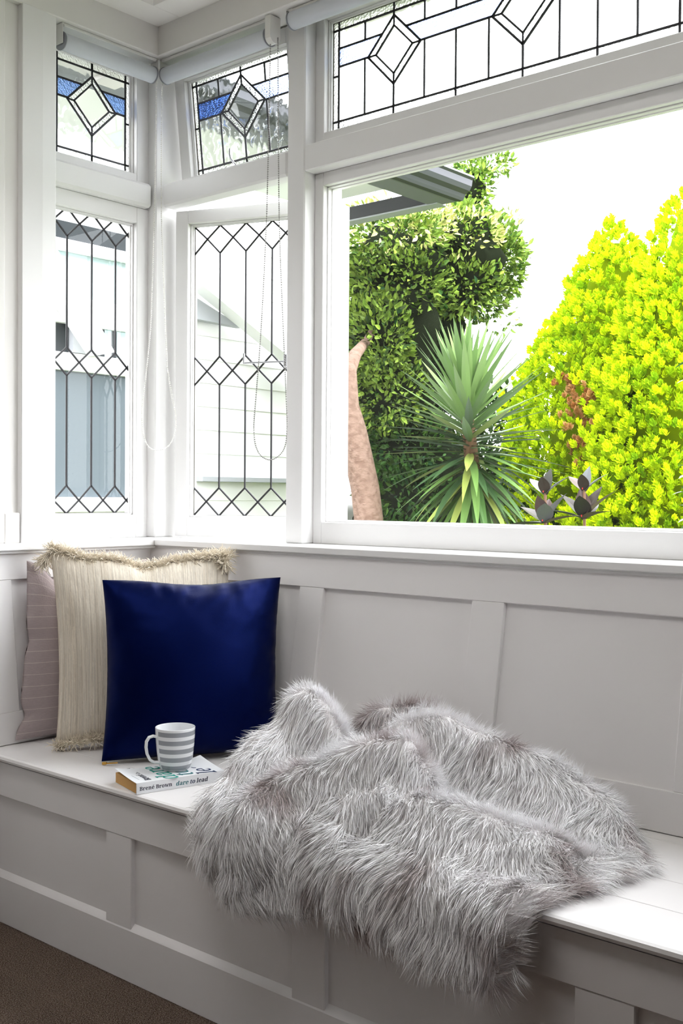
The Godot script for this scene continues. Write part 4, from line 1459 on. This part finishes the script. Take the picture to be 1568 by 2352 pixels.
func outside() -> void:
	var G := 1.8   # the garden lies this far below the eye
	var st := mb()
	ebox(st, -14, 9, -G - 0.3, -G, -22, -2.56, 0.01)
	var lawn := mat(Color(0.32, 0.38, 0.16), 0.95)
	lawn.albedo_texture = noise_tex(0.05, 512, 4, false, 4.0, ramp(Color(0.7, 0.75, 0.55), Color(1, 1, 1)), 51)
	lawn.uv1_triplanar = true
	tag(obj("ground", st, lawn), "garden ground below the window", "ground", "", "structure")
	neighbour()
	# ---- leafy tree on the left
	var rng := RandomNumberGenerator.new()
	rng.seed = 61
	var at := P(-3.86, -G, -4.72)
	var t := thing("leafy_tree", at, "leafy green tree with a smooth pinkish trunk at the left of the picture window", "tree")
	var bark := relief(mat(Color(0.54, 0.44, 0.385), 0.85), noise_tex(0.03, 512, 4, false, 4.0, null, 52), 0.6, 2.0)
	bark.albedo_texture = noise_tex(0.02, 512, 4, false, 4.0, ramp(Color(0.82, 0.78, 0.75), Color(1, 1, 1), 0.2, 0.6), 53)
	var tp := PackedVector3Array([Vector3(-0.01, 0, 0.02), P(-3.888, -0.395, -4.695) - at, P(-3.877, -0.129, -4.71) - at, P(-3.895, 0.04, -4.699) - at, P(-3.921, 0.185, -4.679) - at, P(-3.947, 0.354, -4.66) - at, P(-3.971, 0.499, -4.642) - at, P(-3.974, 0.693, -4.643) - at, P(-4.06, 0.80, -4.80) - at, P(-4.3, 0.95, -5.2) - at, P(-4.5, 1.2, -5.6) - at])
	put("trunk", tube(tp, [0.12, 0.097, 0.082, 0.080, 0.080, 0.073, 0.058, 0.046, 0.036, 0.025, 0.012], 16), bark, t)
	var lit := Color(0.27, 0.39, 0.06)  # leaf tones with the light and shade of the crown put in
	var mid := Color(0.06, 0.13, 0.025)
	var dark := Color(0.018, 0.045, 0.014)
	var pale_lit := Color(0.72, 0.64, 0.30)
	# centre, radii, count, colours
	var xf := []
	var cols := []
	for c in [[-4.342, 1.579, -5.402, 0.41, 0.21, 0.35, 1500, mid, lit], [-4.229, 1.707, -5.898, 0.37, 0.21, 0.32, 1500, mid, lit], [-4.089, 1.617, -6.150, 0.28, 0.25, 0.23, 1200, mid, lit], [-4.296, 1.305, -5.435, 0.41, 0.25, 0.35, 1700, dark, lit], [-4.101, 1.346, -5.869, 0.31, 0.20, 0.26, 1200, dark, lit], [-4.247, 0.948, -5.206, 0.25, 0.29, 0.21, 1200, dark, lit], [-4.265, 0.639, -5.316, 0.30, 0.27, 0.25, 1200, dark, lit], [-4.219, 0.321, -5.482, 0.30, 0.25, 0.26, 1100, dark, mid], [-4.215, 0.020, -5.479, 0.33, 0.22, 0.28, 1000, dark, mid], [-4.219, 2.078, -6.180, 0.18, 0.18, 0.13, 520, mid, lit], [-4.154, 2.226, -6.239, 0.23, 0.08, 0.17, 210, mid, lit], [-3.978, 1.531, -6.244, 0.14, 0.22, 0.12, 420, mid, lit], [-4.084, 1.298, -6.148, 0.18, 0.13, 0.14, 380, mid, lit], [-4.121, 2.240, -6.268, 0.13, 0.04, 0.11, 30, mid, lit], [-3.968, 1.560, -6.254, 0.12, 0.17, 0.10, 240, mid, lit], [-4.017, 1.183, -6.204, 0.17, 0.12, 0.15, 50, mid, lit], [-3.961, 1.791, -6.265, 0.09, 0.12, 0.07, 40, mid, pale_lit], [-4.417, 1.556, -5.865, 0.35, 0.17, 0.30, 900, dark, mid], [-4.470, 1.108, -5.942, 0.24, 0.30, 0.20, 1100, dark, dark], [-4.45, 0.75, -5.85, 0.3, 0.4, 0.2, 1200, dark, dark]]:
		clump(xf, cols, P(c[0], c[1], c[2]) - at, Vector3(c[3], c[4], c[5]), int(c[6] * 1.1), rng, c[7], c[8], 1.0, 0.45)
	for c in [[-4.177, 1.639, -5.281, 0.40, 0.14, 0.34, 480], [-4.070, 1.660, -5.771, 0.34, 0.14, 0.28, 420]]:   # pale tops, highlights put into the leaf colour
		clump(xf, cols, P(c[0], c[1], c[2]) - at, Vector3(c[3], c[4], c[5]), c[6], rng, lit, pale_lit, 1.0, 0.8)
	var core := mat(Color(0.10, 0.12, 0.075), 0.95, 0.0, 0.1)  # dark lumps standing in for the shaded inside of the crown
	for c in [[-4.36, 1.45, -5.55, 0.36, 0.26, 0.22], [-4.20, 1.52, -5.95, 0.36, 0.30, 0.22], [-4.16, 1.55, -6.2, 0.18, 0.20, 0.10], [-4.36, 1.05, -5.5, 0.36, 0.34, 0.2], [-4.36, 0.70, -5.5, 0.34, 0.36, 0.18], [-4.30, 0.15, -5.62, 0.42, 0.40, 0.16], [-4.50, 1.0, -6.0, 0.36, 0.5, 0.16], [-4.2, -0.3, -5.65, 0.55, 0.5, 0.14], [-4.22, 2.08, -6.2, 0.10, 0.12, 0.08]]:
		put("shaded_core", lump(Vector3(c[3], c[4], c[5]), int(c[0] * 100)), core, t, Transform3D(Basis(), P(c[0], c[1], c[2]) - at))
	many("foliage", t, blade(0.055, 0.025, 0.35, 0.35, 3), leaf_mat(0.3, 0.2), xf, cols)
	# ---- dark hedge behind the spiky plant
	at = P(-4.45, -G, -7.0)
	t = thing("hedge", at, "dark green hedge in shade behind the spiky plant", "hedge")
	xf = []; cols = []
	for c in [[-4.75, -0.35, -6.7, 0.55, 1.25, 0.3], [-4.35, -0.75, -7.0, 0.5, 0.85, 0.3], [-4.05, -0.95, -6.75, 0.45, 0.7, 0.25], [-4.92, 0.42, -7.52, 0.26, 0.46, 0.25], [-5.09, 0.13, -7.37, 0.34, 0.42, 0.25], [-4.93, 0.03, -7.9, 0.24, 0.28, 0.2]]:
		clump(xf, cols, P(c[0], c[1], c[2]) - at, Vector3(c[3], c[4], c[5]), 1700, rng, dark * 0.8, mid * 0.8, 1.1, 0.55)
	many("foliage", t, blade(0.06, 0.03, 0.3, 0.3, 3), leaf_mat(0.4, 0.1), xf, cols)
	yucca(G)
	# ---- golden conifers
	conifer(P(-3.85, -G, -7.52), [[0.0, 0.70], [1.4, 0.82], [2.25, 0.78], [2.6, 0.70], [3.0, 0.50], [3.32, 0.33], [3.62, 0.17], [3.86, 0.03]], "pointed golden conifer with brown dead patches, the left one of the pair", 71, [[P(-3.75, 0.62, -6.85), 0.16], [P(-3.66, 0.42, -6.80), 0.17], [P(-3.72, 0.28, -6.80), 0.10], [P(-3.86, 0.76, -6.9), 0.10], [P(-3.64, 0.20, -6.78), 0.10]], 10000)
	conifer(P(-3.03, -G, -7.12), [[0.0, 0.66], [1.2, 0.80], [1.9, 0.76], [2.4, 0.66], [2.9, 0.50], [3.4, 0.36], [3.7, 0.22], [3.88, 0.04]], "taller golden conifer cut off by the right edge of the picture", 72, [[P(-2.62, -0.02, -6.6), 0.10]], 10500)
	dark_plants(G)


func yucca(G: float) -> void:
	var at := P(-3.36, -G, -5.03)
	var t := thing("spiky_plant", at, "tall spiky plant with long sword leaves in the middle of the picture window", "plant")
	var rng := RandomNumberGenerator.new()
	rng.seed = 81
	var top := P(-3.425, 0.58, -4.98) - at
	var low := P(-3.375, 0.02, -5.01) - at
	put("trunk", tube(PackedVector3Array([Vector3(0, 0, 0), low, top]), [0.05, 0.045, 0.03], 12), mat(Color(0.38, 0.28, 0.18), 0.9), t)
	var meshes := []
	for k in 4: meshes.append(blade(1.0, 0.046, 0.5, [0.03, 0.12, 0.28, 0.45][k], 7))
	var mats := []
	for c in [Color(0.47, 0.58, 0.33), Color(0.36, 0.48, 0.24), Color(0.25, 0.37, 0.18), Color(0.52, 0.57, 0.28), Color(0.20, 0.30, 0.17)]:
		var m := mat(c, 0.38, 0.0, 0.25)
		m.backlight_enabled = true
		m.backlight = Color(0.25, 0.25, 0.25)
		mats.append(m)
	for i in 230:
		var f := (i + 0.5) / 230.0
		var az := i * 2.39996 + rng.randf_range(-0.2, 0.2)
		var el := deg_to_rad(lerpf(82.0, -62.0, pow(f, 0.95)) + rng.randf_range(-9, 9))
		var d := Vector3(cos(az) * cos(el), sin(el), sin(az) * cos(el))
		var p := top.lerp(low, pow(f, 0.9))
		var len := lerpf(0.46, 0.52, sin(PI * f)) * rng.randf_range(0.82, 1.08)
		if f < 0.1: len *= 0.85
		var y := d.normalized()
		var z := (Vector3.UP - y * y.y).normalized()
		var x := y.cross(z)
		var k := 0 if f < 0.35 else (rng.randi() % 2 if f < 0.6 else 1 + rng.randi() % 3)
		var m: int = rng.randi() % 2 if f < 0.4 else [1, 2, 2, 4, 3][rng.randi() % 5]
		put("leaf", meshes[k], mats[m], t, Transform3D(Basis(x, y, z).scaled_local(Vector3(len / 0.5, len, len)), p + d * 0.02))


func dark_plants(G: float) -> void:
	var rng := RandomNumberGenerator.new()
	rng.seed = 91
	var big := blade(1.0, 0.42, 0.25, 0.25, 8)
	var red := mat(Color(0.85, 0.22, 0.20), 0.5)
	var stemm := mat(Color(0.45, 0.33, 0.24), 0.8)
	var tones := [mat(Color(0.26, 0.23, 0.21), 0.35, 0, 0.3), mat(Color(0.32, 0.26, 0.25), 0.35, 0, 0.3), mat(Color(0.20, 0.20, 0.18), 0.35, 0, 0.3), mat(Color(0.36, 0.37, 0.38), 0.35, 0, 0.35)]
	var list := [
		[P(-2.372, -G, -4.04), P(-2.362, -0.115, -4.03), "dark leaved plant with a single red shoot, the lower left one", [[-70, 30, 0.19], [35, 60, 0.17], [-20, 55, 0.15], [150, 40, 0.17], [-100, 0, 0.22], [80, 20, 0.17], [170, 60, 0.16]], [[0.0, 75.0, 0.085]]],
		[P(-2.345, -G, -4.33), P(-2.338, -0.10, -4.32), "taller dark leaved plant with red shoots, just right of the other", [[-75, 45, 0.19], [-40, 70, 0.17], [20, 62, 0.19], [70, 50, 0.20], [110, 20, 0.18], [-120, 20, 0.18], [0, 35, 0.16], [160, 45, 0.18]], [[-15.0, 80.0, 0.085]]]]
	for e in list:
		var at: Vector3 = e[0]
		var t := thing("rubber_plant", at, e[2], "plant", "dark leaved plants below the conifer")
		var head: Vector3 = e[1] - at
		put("stem", tube(PackedVector3Array([Vector3.ZERO, head * 0.5 + Vector3(0.02, 0, 0), head + Vector3(0, 0.14 if e[3].size() > 6 else 0.02, 0)]), [0.014, 0.011, 0.006], 8), stemm, t)
		for l in e[3]:
			_sprig(t, big, tones[rng.randi() % 4], head, l[0], l[1], l[2])
		if e[3].size() > 6:
			for l in [[-60, 35, 0.16], [55, 45, 0.14], [0, 75, 0.13], [160, 50, 0.12]]:
				_sprig(t, big, tones[rng.randi() % 4], head + Vector3(0, 0.12, 0), l[0], l[1], l[2])
			_sprig(t, blade(1.0, 0.14, 0.6, 0.05, 5), red, head + Vector3(0, 0.13, 0.015), 0, 82, 0.06, "red_shoot")
		for l in e[4]:
			_sprig(t, blade(1.0, 0.14, 0.6, 0.05, 5), red, head + Vector3(0, 0.01, 0.02), l[0], l[1], l[2], "red_shoot")
	# ---- glossy shrub that just enters at the right edge
	var at := P(-1.50, -G, -3.46)
	var t := thing("shrub", at, "glossy green shrub just entering at the right edge of the picture", "shrub")
	put("stem", tube(PackedVector3Array([Vector3.ZERO, P(-1.475, -0.2, -3.45) - at, P(-1.46, 0.48, -3.44) - at]), [0.012, 0.009, 0.004], 8), stemm, t)
	var small := blade(1.0, 0.42, 0.3, 0.45, 6)
	var greens := [mat(Color(0.30, 0.47, 0.24), 0.25), mat(Color(0.40, 0.52, 0.33), 0.25), mat(Color(0.25, 0.40, 0.22), 0.25)]
	for k in 40:
		var y := -0.20 + 0.34 * k / 32.0 if k < 32 else 0.36 + 0.02 * (k - 32)
		_sprig(t, small, greens[k % 3], P(-1.477, y, -3.45) - at, k * 137.5, rng.randf_range(-10, 35), rng.randf_range(0.05, 0.075))


func _sprig(t: Node3D, m: Mesh, material: Material, p: Vector3, az: float, el: float, len: float, called := "leaf") -> void:
	# az 0 looks away from the house, +90 to the right
	var a := deg_to_rad(az)
	var e := deg_to_rad(el)
	var y := Vector3(sin(a) * cos(e), sin(e), -cos(a) * cos(e))
	var z := (Vector3.UP - y * y.y).normalized()
	if absf(y.y) > 0.98: z = Vector3(0, 0, 1)
	put(called, m, material, t, Transform3D(Basis(y.cross(z), y, z).scaled_local(Vector3.ONE * len), p))


func neighbour() -> void:
	var at := P(-5.4, -1.8, -3.9)
	var t := thing("house", at, "white house next door with grey gutter and eave, seen through the left windows", "building")
	var mv := Transform3D(Basis(), -at)
	var white: Material = M.outside_paint
	var pale := mat(Color(0.72, 0.80, 0.81), 0.3, 0.0, 0.2)
	var slate := mat(Color(0.40, 0.435, 0.46), 0.35, 0.0, 0.15)  # big window glass, its reflection put into the flat colour
	var dark := mat(Color(0.22, 0.235, 0.245), 0.3, 0.0, 0.2)
	var grey := mat(Color(0.66, 0.67, 0.69), 0.5)
	var lip := mat(Color(0.47, 0.475, 0.50), 0.5)
	var gut := mat(Color(0.28, 0.285, 0.31), 0.4, 0.2)
	var roofm := mat(Color(0.27, 0.27, 0.285), 0.7)
	st_boards(t, mv, white)
	var st := mb()
	ebox(st, -8.4, -5.45, -1.8, 2.2, -5.95, -1.8, 0.01)
	obj("wall", st, white, t, mv)
	for w in [[1.463, 1.574, -4.5, -3.3, dark, "dark_band"], [1.136, 1.397, -4.5, -3.3, pale, "window"], [0.812, 0.979, -4.46, -3.985, dark, "window"], [0.812, 1.035, -3.80, -3.3, dark, "window"], [-0.0245, 0.708, -4.37, -3.25, slate, "window"]]:  # first entry is just a dark band across the upper wall
		st = mb()
		ebox(st, -5.46, -5.39, w[0], w[1], w[2], w[3], 0.003)
		obj(w[5], st, w[4], t, mv)
	for w in [[0.979, 1.136, -4.5, -3.25], [0.708, 0.812, -4.5, -3.25], [1.397, 1.463, -4.5, -3.25], [-0.11, -0.0245, -4.5, -3.15]]:
		st = mb()
		ebox(st, -5.45, -5.355, w[0], w[1], w[2], w[3], 0.004)
		obj("sill_band", st, white, t, mv)
	for w in [[-4.10, -4.05, 0.812, 0.979], [-4.25, -4.14, 0.812, 0.979], [-4.16, -4.12, 1.136, 1.397]]:
		st = mb()
		ebox(st, -5.45, -5.384, w[2], w[3], w[0], w[1], 0.003)
		obj("glazing_bar", st, pale, t, mv)
	# porch gables that cross the view: raking white boards over grey gable ends
	st = mb()
	var q := Transform3D(Basis(Vector3(0, 0, -1), Vector3.UP, Vector3(1, 0, 0)), P(-5.30, 0, 0) - at)
	prism(st, PackedVector2Array([Vector2(3.4, 1.66), Vector2(4.02, 0.83), Vector2(3.90, 0.80), Vector2(3.4, 1.38)]), -0.05, 0.05, q)
	obj("barge_board", st, white, t)
	st = mb()
	prism(st, PackedVector2Array([Vector2(3.80, 0.815), Vector2(3.80, 1.02), Vector2(3.99, 0.84), Vector2(3.99, 0.815)]), -0.1, -0.05, q)
	obj("gable_end", st, grey, t)
	st = mb()
	prism(st, PackedVector2Array([Vector2(4.68, 1.50), Vector2(5.85, 0.90), Vector2(5.85, 0.78), Vector2(4.68, 1.33)]), -0.06, 0.06, q)
	obj("barge_board", st, white, t)
	st = mb()
	prism(st, PackedVector2Array([Vector2(4.68, 1.13), Vector2(4.68, 1.29), Vector2(5.17, 1.12)]), -0.12, -0.06, q)
	obj("gable_end", st, grey, t)
	st = mb()
	ebox(st, -5.45, -5.37, 0.08, 0.115, -5.9, -4.82, 0.003)
	obj("ledge", st, grey, t, mv)
	# verandah eave over the path: soffit, lip board, gutter along z, dark far fascia, post
	st = mb()
	ebox(st, -4.38, -3.495, 1.684, 1.71, -4.745, -1.9, 0.003)
	obj("soffit", st, white, t, mv)
	st = mb()
	ebox(st, -3.516, -3.372, 1.5525, 1.568, -4.80, -1.9, 0.003)
	ebox(st, -3.516, -3.49, 1.5525, 1.71, -4.80, -1.9, 0.003)
	obj("fascia_board", st, lip, t, mv)
	st = mb()
	ebox(st, -4.38, -3.45, 1.556, 1.634, -4.80, -4.755, 0.003)
	obj("far_fascia", st, roofm, t, mv)
	st = mb()
	ebox(st, -4.38, -3.45, 1.549, 1.558, -4.83, -4.745, 0.002)
	obj("fascia_edge", st, grey, t, mv)
	st = mb()   # ogee gutter profile (x, y) pulled along z
	var prof := PackedVector2Array([Vector2(-3.37, 1.556), Vector2(-3.37, 1.66), Vector2(-3.262, 1.672), Vector2(-3.257, 1.660), Vector2(-3.27, 1.65), Vector2(-3.275, 1.62), Vector2(-3.288, 1.598), Vector2(-3.314, 1.584), Vector2(-3.323, 1.567), Vector2(-3.332, 1.554)])
	prism(st, prof, -4.81, -1.9, mv * Transform3D(Basis(), Vector3(0, H, 0)))
	obj("gutter", st, gut, t)
	st = mb()
	quad(st, P(-3.36, 1.668, -4.81), P(-3.36, 1.668, -1.9), P(-4.38, 2.05, -1.9), P(-4.38, 2.05, -4.81), Vector3(0.3, 1, 0))
	quad(st, P(-3.36, 1.655, -4.81), P(-3.36, 1.655, -1.9), P(-4.38, 2.03, -1.9), P(-4.38, 2.03, -4.81), Vector3(-0.3, -1, 0))
	obj("roof", st, roofm, t, mv)


func st_boards(t: Node3D, mv: Transform3D, white: Material) -> void:
	# lapped weatherboards on the wall that faces the bay
	var k := 0
	var y := -1.75
	while y < 2.15:
		var st := mb()
		var xf := mv * Transform3D(Basis(Vector3(0, 0, 1), 0.035), P(-5.445, y, 0))
		box(st, Vector3(-0.008, 0, -5.95), Vector3(0.008, 0.165, -1.8), 0.002, xf)
		obj("weatherboard", st, white, t)
		y += 0.155
		k += 1
